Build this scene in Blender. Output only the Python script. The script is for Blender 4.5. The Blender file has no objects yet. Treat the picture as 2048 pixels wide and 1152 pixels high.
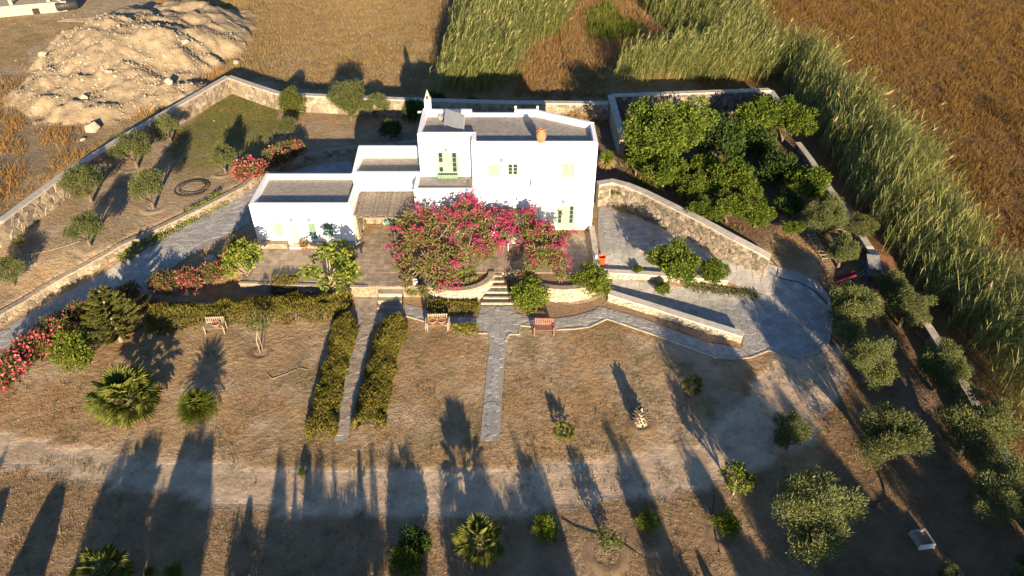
import bpy, bmesh, math, random
import numpy as np
from mathutils import Vector, Matrix
from mathutils.geometry import delaunay_2d_cdt

R = random.Random(7)
NR = np.random.default_rng(11)
S = bpy.context.scene
C = S.collection
rad = math.radians

# ------------------------------------------------------------------ camera, sky, sun, exposure
F = 1446.0; PITCH = rad(38.0); CAMZ = 30.0
cp, sp = math.cos(PITCH), math.sin(PITCH)
cam = bpy.data.objects.new('camera', bpy.data.cameras.new('camera'))
C.objects.link(cam); S.camera = cam
cam.location = (0, 0, CAMZ); cam.rotation_euler = (rad(90) - PITCH, 0, 0)
cam.data.sensor_width = 36; cam.data.lens = 36 * F / 2048
cam.data.clip_start = 0.5; cam.data.clip_end = 3000
SUN_EL, SUN_AZ = rad(13.5), rad(11.0)
W = bpy.data.worlds.new('World'); S.world = W; W.use_nodes = True
wn = W.node_tree.nodes; wl = W.node_tree.links
sky = wn.new('ShaderNodeTexSky'); sky.sky_type = 'NISHITA'; sky.sun_disc = False
sky.ozone_density = 4.0; sky.dust_density = 0.4; sky.sun_elevation = SUN_EL; sky.sun_rotation = math.pi - SUN_AZ
wn['Background'].inputs['Strength'].default_value = 0.064
wl.new(sky.outputs['Color'], wn['Background'].inputs['Color'])
sd = bpy.data.lights.new('sun', 'SUN'); sd.energy = 5.0; sd.angle = rad(0.53); sd.color = (1.0, 0.77, 0.49)
sun = bpy.data.objects.new('sun', sd); C.objects.link(sun)
DSUN = Vector((-math.sin(SUN_AZ) * math.cos(SUN_EL), math.cos(SUN_AZ) * math.cos(SUN_EL), -math.sin(SUN_EL)))
sun.rotation_euler = DSUN.to_track_quat('-Z', 'Y').to_euler(); sun.location = (20, -60, 40)
S.view_settings.view_transform = 'Standard'; S.view_settings.look = 'None'
S.view_settings.exposure = 1.5; S.view_settings.gamma = 1.0; S.view_settings.use_curve_mapping = False
S.render.engine = 'CYCLES'
S.cycles.max_bounces = 6; S.cycles.diffuse_bounces = 3; S.cycles.transmission_bounces = 3

# ------------------------------------------------------------------ measuring helpers (photo pixel -> place on the ground)
_tab = NR.random((256, 256))
def vn(x, y, s):
    x = np.asarray(x, float) / s; y = np.asarray(y, float) / s
    xi = np.floor(x).astype(int); yi = np.floor(y).astype(int); fx = x - xi; fy = y - yi
    fx = fx * fx * (3 - 2 * fx); fy = fy * fy * (3 - 2 * fy)
    g = lambda a, b: _tab[a % 256, b % 256]
    return (g(xi, yi) * (1 - fx) + g(xi + 1, yi) * fx) * (1 - fy) + (g(xi, yi + 1) * (1 - fx) + g(xi + 1, yi + 1) * fx) * fy
def fbm(x, y, s): return .55 * vn(x, y, s) + .3 * vn(x, y, s * .47) + .15 * vn(x, y, s * .21)
def sm(t): t = np.clip(t, 0, 1); return t * t * (3 - 2 * t)
def ray(px, py):
    u = (px - 1024) / F; v = (576 - py) / F
    return np.array([u, cp + v * sp, -sp + v * cp])
def PZ(px, py, z):
    d = ray(px, py); t = (z - CAMZ) / d[2]; return (d[0] * t, d[1] * t, z)
def PY(px, py, Y):
    d = ray(px, py); t = Y / d[1]; return d[0] * t, CAMZ + d[2] * t
def project(x, y, z):
    dz = z - CAMZ; dep = y * cp - dz * sp; up = y * sp + dz * cp
    dep = np.where(np.abs(dep) < 1e-3, 1e-3, dep)
    return 1024 + F * x / dep, 576 - F * up / dep, dep
def inpoly(x, y, poly):
    x = np.asarray(x, float); y = np.asarray(y, float); ins = np.zeros(x.shape, bool); n = len(poly)
    for i in range(n):
        x1, y1 = poly[i][:2]; x2, y2 = poly[(i + 1) % n][:2]
        if y1 == y2: continue
        ins ^= ((y1 > y) != (y2 > y)) & (x < (x2 - x1) * (y - y1) / (y2 - y1) + x1)
    return ins
def dline(x, y, pts):
    x = np.asarray(x, float); y = np.asarray(y, float); d = np.full(x.shape, 1e9)
    for (x1, y1), (x2, y2) in zip(pts[:-1], pts[1:]):
        dx, dy = x2 - x1, y2 - y1; t = np.clip(((x - x1) * dx + (y - y1) * dy) / (dx * dx + dy * dy + 1e-12), 0, 1)
        d = np.minimum(d, np.hypot(x - x1 - t * dx, y - y1 - t * dy))
    return d
LAWN = -1.0
def hbase(x, y):
    x = np.asarray(x, float); y = np.asarray(y, float)
    z = LAWN + -LAWN * sm((y - 37.6) / 5.4)
    z = z + .018 * np.clip(y - 72, 0, 400) + .07 * (fbm(x, y, 5.0) - .5) * sm((np.abs(y - 41) - 4) / 2)
    return z
_ts = np.linspace(18, 330, 3200)
def G(px, py, h=0.0, f=None):
    d = ray(px, py); X, Y, Z = d[0] * _ts, d[1] * _ts, CAMZ + d[2] * _ts
    e = Z - (f or hgt)(X, Y) - h
    i = int(np.argmax(e < 0))
    if i == 0: i = len(_ts) - 1
    t = _ts[i - 1] + (_ts[i] - _ts[i - 1]) * e[i - 1] / (e[i - 1] - e[i] + 1e-9)
    return (d[0] * t, d[1] * t, CAMZ + d[2] * t)
RET_PX = [(-140, 735), (0, 646), (100, 586), (200, 531), (300, 480), (400, 432), (485, 388), (530, 352), (590, 328), (660, 313), (720, 305), (830, 296), (980, 280), (1150, 262)]
RET = [G(a, b, 0, hbase)[:2] for a, b in RET_PX]
UG = [(-90, RET[0][1])] + RET + [(5.5, 62), (5.5, 140), (-90, 140)]
ORCH_PX = [(1196, 396), (1240, 414), (1300, 440), (1345, 462), (1400, 492), (1455, 516), (1528, 530)]
OR0 = [G(a, b, 0, hbase)[:2] for a, b in ORCH_PX]
ORP = OR0 + [(22, 50), (28, 62), (30, 140), (5.6, 140), (5.6, 52)]
MC = PZ(228, 92, 3.6)
def heap_m(x, y):
    a = x - MC[0]; c = y - MC[1]
    q = np.sqrt((a / np.where(a > 0, 11.0, 10.5)) ** 2 + (c / np.where(c > 0, 24.0, 11.8)) ** 2) + .62 * (fbm(x, y, 4.5) - .5)
    return np.clip(1.06 - q, 0, 1)
def heap(x, y):
    m = heap_m(x, y); return 4.3 * (m * .7 + .3 * sm(m)) + sm(m * 3) * .55 * (fbm(x + 9, y, 2.8) - .5)
def hgt(x, y):
    x = np.asarray(x, float); y = np.asarray(y, float)
    z = hbase(x, y)
    d = dline(x, y, RET); z = z + .62 * sm(d / .35) * inpoly(x, y, UG)
    d = dline(x, y, OR0); z = z + .75 * sm(d / .35) * inpoly(x, y, ORP) * sm((21 - x) / 5.0)
    return z + heap(x, y)
def h1(x, y): return float(hgt(np.array([x]), np.array([y]))[0])
def GL(pts, h=0.0, f=None): return [G(a, b, h, f) for a, b in pts]

# ------------------------------------------------------------------ materials
M = {}
def mat(name, c1, c2=None, scale=6, rough=.85, bump=0.0, bscale=30, spec=.3, obj=0.0, detail=6, metal=0.0):
    m = bpy.data.materials.new(name); m.use_nodes = True; n = m.node_tree.nodes; l = m.node_tree.links; b = n['Principled BSDF']
    b.inputs['Roughness'].default_value = rough; b.inputs['Specular IOR Level'].default_value = spec; b.inputs['Metallic'].default_value = metal
    g = n.new('ShaderNodeNewGeometry'); out = None
    if c2:
        t = n.new('ShaderNodeTexNoise'); t.inputs['Scale'].default_value = scale; t.inputs['Detail'].default_value = detail
        l.new(g.outputs['Position'], t.inputs['Vector'])
        r = n.new('ShaderNodeValToRGB'); r.color_ramp.elements[0].position = .32; r.color_ramp.elements[1].position = .68
        r.color_ramp.elements[0].color = (*c1, 1); r.color_ramp.elements[1].color = (*c2, 1)
        l.new(t.outputs['Fac'], r.inputs['Fac']); out = r.outputs['Color']
    else:
        rgb = n.new('ShaderNodeRGB'); rgb.outputs[0].default_value = (*c1, 1); out = rgb.outputs[0]
    if obj:
        oi = n.new('ShaderNodeObjectInfo'); mr = n.new('ShaderNodeMapRange')
        add = n.new('ShaderNodeMath'); add.operation = 'ADD'; l.new(oi.outputs['Random'], add.inputs[0]); l.new(g.outputs['Random Per Island'], add.inputs[1])
        fr = n.new('ShaderNodeMath'); fr.operation = 'FRACT'; l.new(add.outputs[0], fr.inputs[0])
        mr.inputs['To Min'].default_value = 1 - obj; mr.inputs['To Max'].default_value = 1 + obj; l.new(fr.outputs[0], mr.inputs['Value'])
        mx = n.new('ShaderNodeMix'); mx.data_type = 'RGBA'; mx.blend_type = 'MULTIPLY'; mx.inputs['Factor'].default_value = 1
        l.new(out, mx.inputs['A']); l.new(mr.outputs['Result'], mx.inputs['B']); out = mx.outputs['Result']
    l.new(out, b.inputs['Base Color'])
    if bump:
        t2 = n.new('ShaderNodeTexNoise'); t2.inputs['Scale'].default_value = bscale; t2.inputs['Detail'].default_value = 5
        l.new(g.outputs['Position'], t2.inputs['Vector'])
        bp = n.new('ShaderNodeBump'); bp.inputs['Strength'].default_value = bump; bp.inputs['Distance'].default_value = .05
        l.new(t2.outputs['Fac'], bp.inputs['Height']); l.new(bp.outputs['Normal'], b.inputs['Normal'])
    M[name] = m; return m
def leafmat(name, cols, trans=.3, rough=.6):
    m = bpy.data.materials.new(name); m.use_nodes = True; n = m.node_tree.nodes; l = m.node_tree.links
    n.remove(n['Principled BSDF'])
    g = n.new('ShaderNodeNewGeometry'); oi = n.new('ShaderNodeObjectInfo')
    r = n.new('ShaderNodeValToRGB'); r.color_ramp.elements[0].color = (*cols[0], 1); r.color_ramp.elements[1].color = (*cols[-1], 1)
    for i, c in enumerate(cols[1:-1]):
        e = r.color_ramp.elements.new((i + 1) / (len(cols) - 1)); e.color = (*c, 1)
    l.new(g.outputs['Random Per Island'], r.inputs['Fac'])
    mr = n.new('ShaderNodeMapRange'); mr.inputs['To Min'].default_value = .82; mr.inputs['To Max'].default_value = 1.15; l.new(oi.outputs['Random'], mr.inputs['Value'])
    mx = n.new('ShaderNodeMix'); mx.data_type = 'RGBA'; mx.blend_type = 'MULTIPLY'; mx.inputs['Factor'].default_value = 1
    l.new(r.outputs['Color'], mx.inputs['A']); l.new(mr.outputs['Result'], mx.inputs['B'])
    d = n.new('ShaderNodeBsdfDiffuse'); t = n.new('ShaderNodeBsdfTranslucent'); ms = n.new('ShaderNodeMixShader'); ms.inputs['Fac'].default_value = trans
    l.new(mx.outputs['Result'], d.inputs['Color']); l.new(mx.outputs['Result'], t.inputs['Color'])
    l.new(d.outputs[0], ms.inputs[1]); l.new(t.outputs[0], ms.inputs[2]); l.new(ms.outputs[0], n['Material Output'].inputs['Surface'])
    M[name] = m; return m
mat('plaster', (.74, .765, .80), (.80, .82, .845), 1.3, .9, .15, 9)
mat('slate_roof', (.22, .20, .18), (.33, .30, .27), 3.5, .85, .5, 7, obj=0)
mat('slate', (.275, .272, .268), (.385, .372, .355), 1.6, .75, .5, 14, obj=.13)
mat('mortar', (.26, .25, .24), (.36, .34, .31), 5, .95, .4, 25)
mat('terrace_tile', (.25, .20, .16), (.38, .31, .25), 2.0, .8, .3, 18, obj=.2)
mat('stone', (.17, .14, .105), (.33, .275, .21), 4.5, .9, .6, 16, obj=.38)
mat('dark_stone', (.085, .08, .074), (.21, .18, .145), 4.0, .9, .6, 16, obj=.5)
mat('court_stone', (.125, .11, .09), (.27, .23, .18), 4.0, .9, .6, 16, obj=.42)
mat('pale_stone', (.32, .275, .215), (.52, .46, .375), 5, .9, .6, 18, obj=.25)
mat('wall_mortar', (.27, .235, .185), (.36, .315, .25), 6, .95, .5, 20)
mat('coping', (.36, .325, .28), (.50, .455, .40), 2.5, .9, .35, 12)
mat('white_coping', (.46, .42, .37), (.60, .56, .50), 2.5, .9, .3, 12)
mat('rock', (.29, .245, .185), (.44, .385, .31), 3, .95, .7, 9, obj=.15)
mat('concrete', (.29, .265, .23), (.40, .365, .32), 3, .9, .3, 12)
mat('bark', (.10, .075, .055), (.19, .15, .115), 9, .95, .7, 30)
mat('pale_bark', (.26, .21, .16), (.40, .34, .27), 9, .95, .6, 30)
mat('green_paint', (.19, .31, .24), (.23, .35, .28), 3, .6)
mat('dark_green_paint', (.13, .22, .16), (.17, .26, .19), 3, .55)
mat('cream_paint', (.25, .38, .33), (.29, .42, .37), 3, .6)
mat('glass', (.03, .035, .04), None, rough=.12, spec=.6)
mat('curtain', (.26, .25, .23), (.36, .35, .33), 4, .9)
mat('dark_gap', (.03, .027, .024), None, rough=.9)
mat('panel', (.16, .18, .21), (.19, .21, .25), 2, .3, spec=.5)
mat('metal', (.55, .55, .55), None, rough=.4, metal=.7)
mat('terracotta', (.46, .20, .10), (.56, .27, .15), 4, .85, .2)
mat('jar_clay', (.30, .155, .075), (.38, .21, .11), 4, .9, .3)
mat('pale_wood', (.22, .18, .14), (.33, .275, .22), 6, .85, .3)
mat('red_wood', (.22, .10, .075), (.30, .15, .11), 6, .8, .3)
mat('cane', (.15, .125, .105), (.26, .22, .185), 5, .85, .3, obj=.25)
mat('orange_plastic', (.75, .13, .03), None, rough=.45)
mat('red_plastic', (.22, .03, .05), None, rough=.5)
mat('blue_paint', (.05, .12, .30), None, rough=.6)
mat('rust', (.15, .065, .035), (.22, .11, .06), 4, .9, .3)
mat('sheet_metal', (.20, .20, .195), (.30, .295, .28), 3, .6)
mat('hose', (.045, .042, .036), None, rough=.6)
mat('pale_hose', (.42, .33, .22), None, rough=.7)
mat('white_paint', (.8, .8, .78), None, rough=.6)
mat('rim_soil', (.32, .23, .145), (.40, .29, .185), 4, .95, .6, 12)
mat('soil', (.20, .13, .08), (.33, .22, .14), 4, .95, .6, 20)
mat('dead_wood', (.26, .21, .17), (.38, .32, .26), 8, .9, .4)
mat('black_plastic', (.03, .03, .035), None, rough=.5)
leafmat('olive_leaf', [(.048, .072, .024), (.095, .118, .04), (.155, .172, .064), (.205, .215, .098)], .2)
leafmat('citrus_leaf', [(.036, .068, .012), (.075, .122, .018), (.135, .182, .03), (.20, .23, .045)], .3)
leafmat('fig_leaf', [(.07, .11, .018), (.14, .19, .03), (.21, .25, .045), (.27, .27, .06)], .3)
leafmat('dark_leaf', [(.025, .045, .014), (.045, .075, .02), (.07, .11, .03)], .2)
leafmat('bush_leaf', [(.05, .08, .014), (.09, .14, .02), (.17, .21, .03), (.22, .24, .04)], .25)
leafmat('round_leaf', [(.05, .07, .015), (.10, .12, .025), (.16, .17, .045)], .2)
leafmat('oleander_leaf', [(.05, .07, .02), (.09, .12, .03), (.14, .17, .05), (.18, .14, .08)], .25)
leafmat('pink_flower', [(.62, .09, .16), (.72, .17, .22), (.60, .05, .12), (.75, .28, .30)], .3)
leafmat('magenta_bract', [(.42, .045, .16), (.50, .08, .22), (.34, .03, .11), (.48, .13, .18)], .35)
leafmat('faded_bract', [(.33, .15, .12), (.27, .14, .10), (.40, .10, .14), (.29, .20, .11)], .3)
leafmat('bougainvillea_leaf', [(.06, .09, .02), (.11, .145, .035), (.17, .185, .06), (.23, .20, .09)], .25)
leafmat('rosemary_leaf', [(.07, .072, .016), (.13, .125, .026), (.19, .175, .038), (.23, .185, .055)], .15)
leafmat('palm_leaf', [(.08, .105, .022), (.15, .175, .04), (.23, .24, .06)], .25)
leafmat('dry_palm_leaf', [(.36, .27, .13), (.28, .20, .09), (.42, .34, .18)], .25)
leafmat('cycad_leaf', [(.06, .085, .015), (.10, .13, .02), (.16, .18, .03)], .2)
leafmat('conifer_leaf', [(.07, .085, .02), (.12, .13, .035), (.18, .18, .055)], .2)
leafmat('reed_leaf', [(.095, .135, .034), (.17, .215, .058), (.25, .28, .088), (.32, .325, .125), (.33, .285, .14)], .35)
leafmat('reed_plume', [(.30, .23, .11), (.35, .28, .15), (.26, .20, .09)], .3)
leafmat('gold_grass', [(.31, .22, .10), (.40, .30, .15), (.27, .185, .08), (.33, .215, .095), (.22, .18, .08)], .3)
leafmat('brown_grass', [(.16, .09, .03), (.26, .15, .05), (.205, .11, .034), (.31, .20, .075), (.19, .14, .048)], .3)
leafmat('rust_weed', [(.30, .18, .08), (.38, .25, .115), (.24, .135, .06), (.28, .22, .09)], .3)
leafmat('orange_weed', [(.34, .18, .05), (.40, .24, .08), (.28, .15, .045), (.27, .19, .075)], .3)
leafmat('lawn_grass', [(.36, .25, .13), (.42, .30, .17), (.28, .19, .10), (.22, .18, .08), (.38, .26, .13)], .2)
leafmat('green_grass', [(.09, .11, .022), (.14, .16, .035), (.19, .18, .06)], .25)

# ------------------------------------------------------------------ object helpers
def tag(o, label=None, cat=None, group=None, kind=None):
    if label: o['label'] = label
    if cat: o['category'] = cat
    if group: o['group'] = group
    if kind: o['kind'] = kind
    return o
def thing(name, label, cat, loc=(0, 0, 0), rotz=0.0, group=None, scale=None):
    o = bpy.data.objects.new(name, None); C.objects.link(o); o.empty_display_size = .3
    o.location = loc; o.rotation_euler = (0, 0, rotz)
    if scale: o.scale = scale
    return tag(o, label, cat, group)
def npmesh(name, V, Fc, m, smooth=False):
    V = np.asarray(V, np.float32).reshape(-1, 3); Fc = np.asarray(Fc, np.int32); k = Fc.shape[1]
    me = bpy.data.meshes.new(name); me.vertices.add(len(V)); me.vertices.foreach_set('co', V.ravel())
    me.loops.add(Fc.size); me.loops.foreach_set('vertex_index', Fc.ravel())
    me.polygons.add(len(Fc)); me.polygons.foreach_set('loop_start', np.arange(0, Fc.size, k, dtype=np.int32))
    if smooth: me.polygons.foreach_set('use_smooth', np.ones(len(Fc), bool))
    me.update(calc_edges=True)
    if m: me.materials.append(M[m])
    return me
def link(name, me, parent=None, loc=(0, 0, 0), rot=(0, 0, 0), scale=None):
    o = bpy.data.objects.new(name, me); C.objects.link(o); o.location = loc; o.rotation_euler = rot
    if scale: o.scale = scale
    if parent: o.parent = parent
    return o
class MB:
    def __init__(s): s.v = []; s.f = []
    def add(s, vs, fs):
        b = len(s.v); s.v += [tuple(v) for v in vs]; s.f += [tuple(i + b for i in f) for f in fs]; return s
    def box(s, x0, x1, y0, y1, z0, z1):
        return s.add([(x0, y0, z0), (x1, y0, z0), (x1, y1, z0), (x0, y1, z0), (x0, y0, z1), (x1, y0, z1), (x1, y1, z1), (x0, y1, z1)],
                     [(0, 3, 2, 1), (4, 5, 6, 7), (0, 1, 5, 4), (1, 2, 6, 5), (2, 3, 7, 6), (3, 0, 4, 7)])
    def prism(s, poly, z0, z1, skip=()):
        n = len(poly); a = sum(poly[i][0] * poly[(i + 1) % n][1] - poly[(i + 1) % n][0] * poly[i][1] for i in range(n))
        zz1 = z1 if hasattr(z1, '__len__') else [z1] * n
        zz0 = z0 if hasattr(z0, '__len__') else [z0] * n
        vs = [(p[0], p[1], zz0[i]) for i, p in enumerate(poly)] + [(p[0], p[1], zz1[i]) for i, p in enumerate(poly)]
        fs = [tuple(range(n, 2 * n)), tuple(range(n - 1, -1, -1))] + [(i, (i + 1) % n, n + (i + 1) % n, n + i) for i in range(n) if i not in skip]
        if a < 0: fs = [f[::-1] for f in fs]
        return s.add(vs, fs)
    def tube(s, pts, rs, n=6, cap=True):
        pts = [Vector(p) for p in pts]; b = len(s.v); rings = []
        if not hasattr(rs, '__len__'): rs = [rs] * len(pts)
        for i, p in enumerate(pts):
            d = (pts[min(i + 1, len(pts) - 1)] - pts[max(i - 1, 0)])
            d = d.normalized() if d.length > 1e-6 else Vector((0, 0, 1))
            u = d.cross(Vector((0.31, .17, .93))) if abs(d.z) < .9 else d.cross(Vector((1, 0, 0))); u.normalize(); w = d.cross(u)
            for k in range(n):
                a = 2 * math.pi * k / n; s.v.append(tuple(p + (u * math.cos(a) + w * math.sin(a)) * rs[i]))
        for i in range(len(pts) - 1):
            for k in range(n):
                a, c = b + i * n + k, b + i * n + (k + 1) % n; s.f.append((a, c, c + n, a + n))
        if cap:
            s.f.append(tuple(b + k for k in range(n))[::-1]); e = b + (len(pts) - 1) * n; s.f.append(tuple(e + k for k in range(n)))
        return s
    def lathe(s, prof, n=16, c=(0, 0, 0)):
        b = len(s.v)
        for r, z in prof:
            for k in range(n):
                a = 2 * math.pi * k / n; s.v.append((c[0] + r * math.cos(a), c[1] + r * math.sin(a), c[2] + z))
        for i in range(len(prof) - 1):
            for k in range(n):
                a, d = b + i * n + k, b + i * n + (k + 1) % n; s.f.append((a, d, d + n, a + n))
        return s
    def bar(s, p, q, w, h):
        p = Vector(p); q = Vector(q); d = (q - p).normalized(); u = d.cross(Vector((0, 0, 1)))
        if u.length < 1e-3: u = Vector((1, 0, 0))
        u.normalize(); t = u.cross(d); u *= w / 2; t *= h / 2
        return s.add([p - u - t, p + u - t, p + u + t, p - u + t, q - u - t, q + u - t, q + u + t, q - u + t],
                     [(0, 1, 2, 3), (7, 6, 5, 4), (0, 4, 5, 1), (1, 5, 6, 2), (2, 6, 7, 3), (3, 7, 4, 0)])
    def mesh(s, name, m, smooth=False, off=None):
        me = bpy.data.meshes.new(name)
        vs = s.v if off is None else [(a - off[0], b - off[1], c - off[2]) for a, b, c in s.v]
        me.from_pydata(vs, [], s.f); me.materials.append(M[m])
        if smooth:
            for p in me.polygons: p.use_smooth = True
        me.update(); return me
    def build(s, name, m, parent=None, smooth=False):
        off = None
        if parent is not None:
            lo = parent.location; off = (lo.x, lo.y, lo.z)
            if parent.parent: lp = parent.parent.location; off = (off[0] + lp.x, off[1] + lp.y, off[2] + lp.z)
        return link(name, s.mesh(name, m, smooth, off), parent)
def structure(o): o['kind'] = 'structure'; return o

# ------------------------------------------------------------------ ground sheet
xs = np.concatenate([[-900, -500, -300, -200, -140, -110], np.arange(-85, 75.01, .5), [100, 140, 200, 300, 500, 900]])
ys = np.concatenate([[-300, -120, -60, -30, -15, -5], np.arange(2, 122.01, .5), [135, 160, 200, 280, 420, 700, 1200]])
GX, GY = np.meshgrid(xs, ys); GZ = hgt(GX, GY)
nx, ny = len(xs), len(ys)
idx = np.arange(nx * ny).reshape(ny, nx)
Fq = np.stack([idx[:-1, :-1], idx[:-1, 1:], idx[1:, 1:], idx[1:, :-1]], -1).reshape(-1, 4)
gme = npmesh('ground', np.stack([GX, GY, GZ], -1), Fq, None, True)
px, py, dep = project(GX.ravel(), GY.ravel(), GZ.ravel()); gx, gy = GX.ravel(), GY.ravel()
jx = px + (fbm(gx, gy, 2.5) - .5) * 60; jy = py + (fbm(gx + 50, gy, 2.5) - .5) * 34
col = np.zeros((len(gx), 3)); col[:] = (.40, .282, .168)
def paint(mask, c, a=1.0):
    a = np.asarray(a) * mask; col[:] = col * (1 - a[:, None]) + np.array(c) * a[:, None]
ok = dep > 1
BW_PX = [(-500, 800), (0, 470), (130, 380), (250, 302), (455, 185), (555, 215), (800, 228), (1000, 233), (1222, 235), (1222, 200), (1540, 190), (1620, 310), (1680, 400), (1740, 500), (1860, 670), (1960, 830), (2040, 970), (2300, 1500)]
inside = inpoly(px, py, BW_PX + [(2300, 3000), (-500, 3000)]) | ~ok | (gy < 17)
ROAD = [(-400, 800), (0, 862), (250, 905), (500, 930), (800, 940), (1000, 935), (1250, 912), (1400, 880), (1480, 810), (1560, 705), (1680, 700), (1680, 800), (1630, 880), (1500, 955), (1350, 990), (1100, 1020), (850, 1036), (600, 1030), (300, 992), (0, 935), (-400, 860)]
n1 = fbm(gx, gy, 4.0); n2 = fbm(gx + 31, gy + 7, 1.6)
paint(inside & (n1 > .48), (.45, .355, .255), np.clip((n1 - .48) * 6, 0, .9)); n3 = fbm(gx + 77, gy + 13, 2.2); paint(inside & (n3 > .52), (.40, .255, .135), np.clip((n3 - .52) * 6, 0, .85))
paint(inside & (n2 > .55), (.25, .19, .10), np.clip((n2 - .55) * 6, 0, .7))
paint(inside & (gy < 24), (.27, .185, .115), .7)
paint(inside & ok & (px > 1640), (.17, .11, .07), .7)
road = inpoly(jx, jy, ROAD) & ok & (gy > 17)
paint(road, (.475, .37, .27), .95)
mid = dline(px, py, [(-400, 832), (0, 900), (300, 948), (600, 978), (850, 984), (1100, 975), (1350, 940), (1500, 885), (1620, 770)])
paint(road & (mid < 9 + 10 * (n2 - .4)), (.40, .31, .21), .6)
up = inpoly(gx, gy, UG)
paint(inside & up, (.38, .30, .21)); paint(inside & up & (n2 > .5), (.40, .27, .155), .6)
GREEN = [(350, 262), (455, 180), (560, 205), (552, 262), (530, 300), (450, 352), (330, 352)]
paint(inpoly(jx, jy, GREEN) & up, (.15, .15, .05), .95 * np.clip(1.25 - (py - 190) / 200, .25, 1))
paint(inpoly(gx, gy, ORP) & inside, (.19, .13, .085))
paint(~inside, (.33, .235, .125)); paint(~inside & (n1 > .48), (.38, .285, .165), .8); paint(~inside & (n2 > .56), (.28, .21, .10), .6)
paint(~inside & (px > 860) & ok, (.30, .21, .11)); paint(~inside & (px > 1400) & ok & (py > -200), (.18, .105, .05))
MOUND = [(-20, 150), (60, 95), (140, 60), (200, 12), (300, -5), (370, 80), (430, 105), (445, 150), (350, 205), (250, 245), (160, 215), (115, 165), (40, 150)]
paint(inpoly(jx, jy, MOUND), (.36, .29, .195), .95)
paint(inpoly(jx, jy, [(-200, 20), (130, 40), (240, 20), (330, -20), (-200, -40)]), (.36, .29, .2), .8)
paint(inpoly(jx, jy, [(-100, 140), (80, 150), (140, 210), (200, 260), (120, 330), (-100, 420)]) , (.24, .19, .13), .8)
rgh = np.where(road, .15, 1.0); ra = gme.attributes.new('Rough', 'FLOAT', 'POINT'); ra.data.foreach_set('value', rgh.astype(np.float32))
ca = gme.color_attributes.new('Col', 'FLOAT_COLOR', 'POINT')
ca.data.foreach_set('color', np.concatenate([col, np.ones((len(col), 1))], 1).astype(np.float32).ravel())
gm = bpy.data.materials.new('earth'); gm.use_nodes = True; n = gm.node_tree.nodes; l = gm.node_tree.links; b = n['Principled BSDF']
b.inputs['Roughness'].default_value = .95; b.inputs['Specular IOR Level'].default_value = .1
at = n.new('ShaderNodeAttribute'); at.attribute_name = 'Col'; geo = n.new('ShaderNodeNewGeometry')
def nz(sc, det, lo, hi):
    t = n.new('ShaderNodeTexNoise'); t.inputs['Scale'].default_value = sc; t.inputs['Detail'].default_value = det; t.inputs['Roughness'].default_value = .65
    l.new(geo.outputs['Position'], t.inputs['Vector'])
    r = n.new('ShaderNodeMapRange'); r.inputs['From Min'].default_value = .3; r.inputs['From Max'].default_value = .7; r.inputs['To Min'].default_value = lo; r.inputs['To Max'].default_value = hi
    l.new(t.outputs['Fac'], r.inputs['Value']); return t, r
t1, r1 = nz(.8, 8, .70, 1.25); t2, r2 = nz(5.5, 6, .84, 1.14)
mu = n.new('ShaderNodeMath'); mu.operation = 'MULTIPLY'; l.new(r1.outputs[0], mu.inputs[0]); l.new(r2.outputs[0], mu.inputs[1])
mx = n.new('ShaderNodeMix'); mx.data_type = 'RGBA'; mx.blend_type = 'MULTIPLY'; mx.inputs['Factor'].default_value = 1
l.new(at.outputs['Color'], mx.inputs['A']); l.new(mu.outputs[0], mx.inputs['B']); l.new(mx.outputs['Result'], b.inputs['Base Color'])
bp = n.new('ShaderNodeBump'); bp.inputs['Strength'].default_value = .8; bp.inputs['Distance'].default_value = .16
t3, r3 = nz(14, 6, 0, .45); t4, r4 = nz(3.2, 5, 0, 1)
ad = n.new('ShaderNodeMath'); ad.operation = 'ADD'; l.new(r3.outputs[0], ad.inputs[0]); l.new(r4.outputs[0], ad.inputs[1])
at2 = n.new('ShaderNodeAttribute'); at2.attribute_name = 'Rough'; mm = n.new('ShaderNodeMath'); mm.operation = 'MULTIPLY'; l.new(ad.outputs[0], mm.inputs[0]); l.new(at2.outputs['Fac'], mm.inputs[1])
l.new(mm.outputs[0], bp.inputs['Height']); l.new(bp.outputs['Normal'], b.inputs['Normal'])
gme.materials.append(gm)
structure(link('ground', gme))

# ------------------------------------------------------------------ paving: sheets and single stones
def sheet(name, poly, mname, off=.03, step=.6, zf=None):
    zf = zf or hgt
    n = len(poly); bv = []
    for i in range(n):
        a, c = poly[i], poly[(i + 1) % n]; k = max(1, int(math.hypot(c[0] - a[0], c[1] - a[1]) / step))
        for j in range(k): bv.append((a[0] + (c[0] - a[0]) * j / k, a[1] + (c[1] - a[1]) * j / k))
    nb = len(bv); x0, x1 = min(p[0] for p in poly), max(p[0] for p in poly); y0, y1 = min(p[1] for p in poly), max(p[1] for p in poly)
    qx, qy = np.meshgrid(np.arange(x0, x1, step), np.arange(y0, y1, step)); qx, qy = qx.ravel(), qy.ravel()
    k = inpoly(qx, qy, poly) & (dline(qx, qy, bv + [bv[0]]) > step * .4); pts = bv + list(zip(qx[k], qy[k]))
    r = delaunay_2d_cdt([Vector(p) for p in pts], [(i, (i + 1) % nb) for i in range(nb)], [], 1, 1e-4)
    V = np.array([(v.x, v.y) for v in r[0]]); Z = zf(V[:, 0], V[:, 1]) + off
    # skirt so the sheet has an edge
    me = bpy.data.meshes.new(name); vs = [(a, b2, c) for (a, b2), c in zip(V, Z)]; fs = [tuple(f) for f in r[2]]
    me.from_pydata(vs, [], fs); me.materials.append(M[mname]); me.update()
    return structure(link(name, me))
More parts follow.
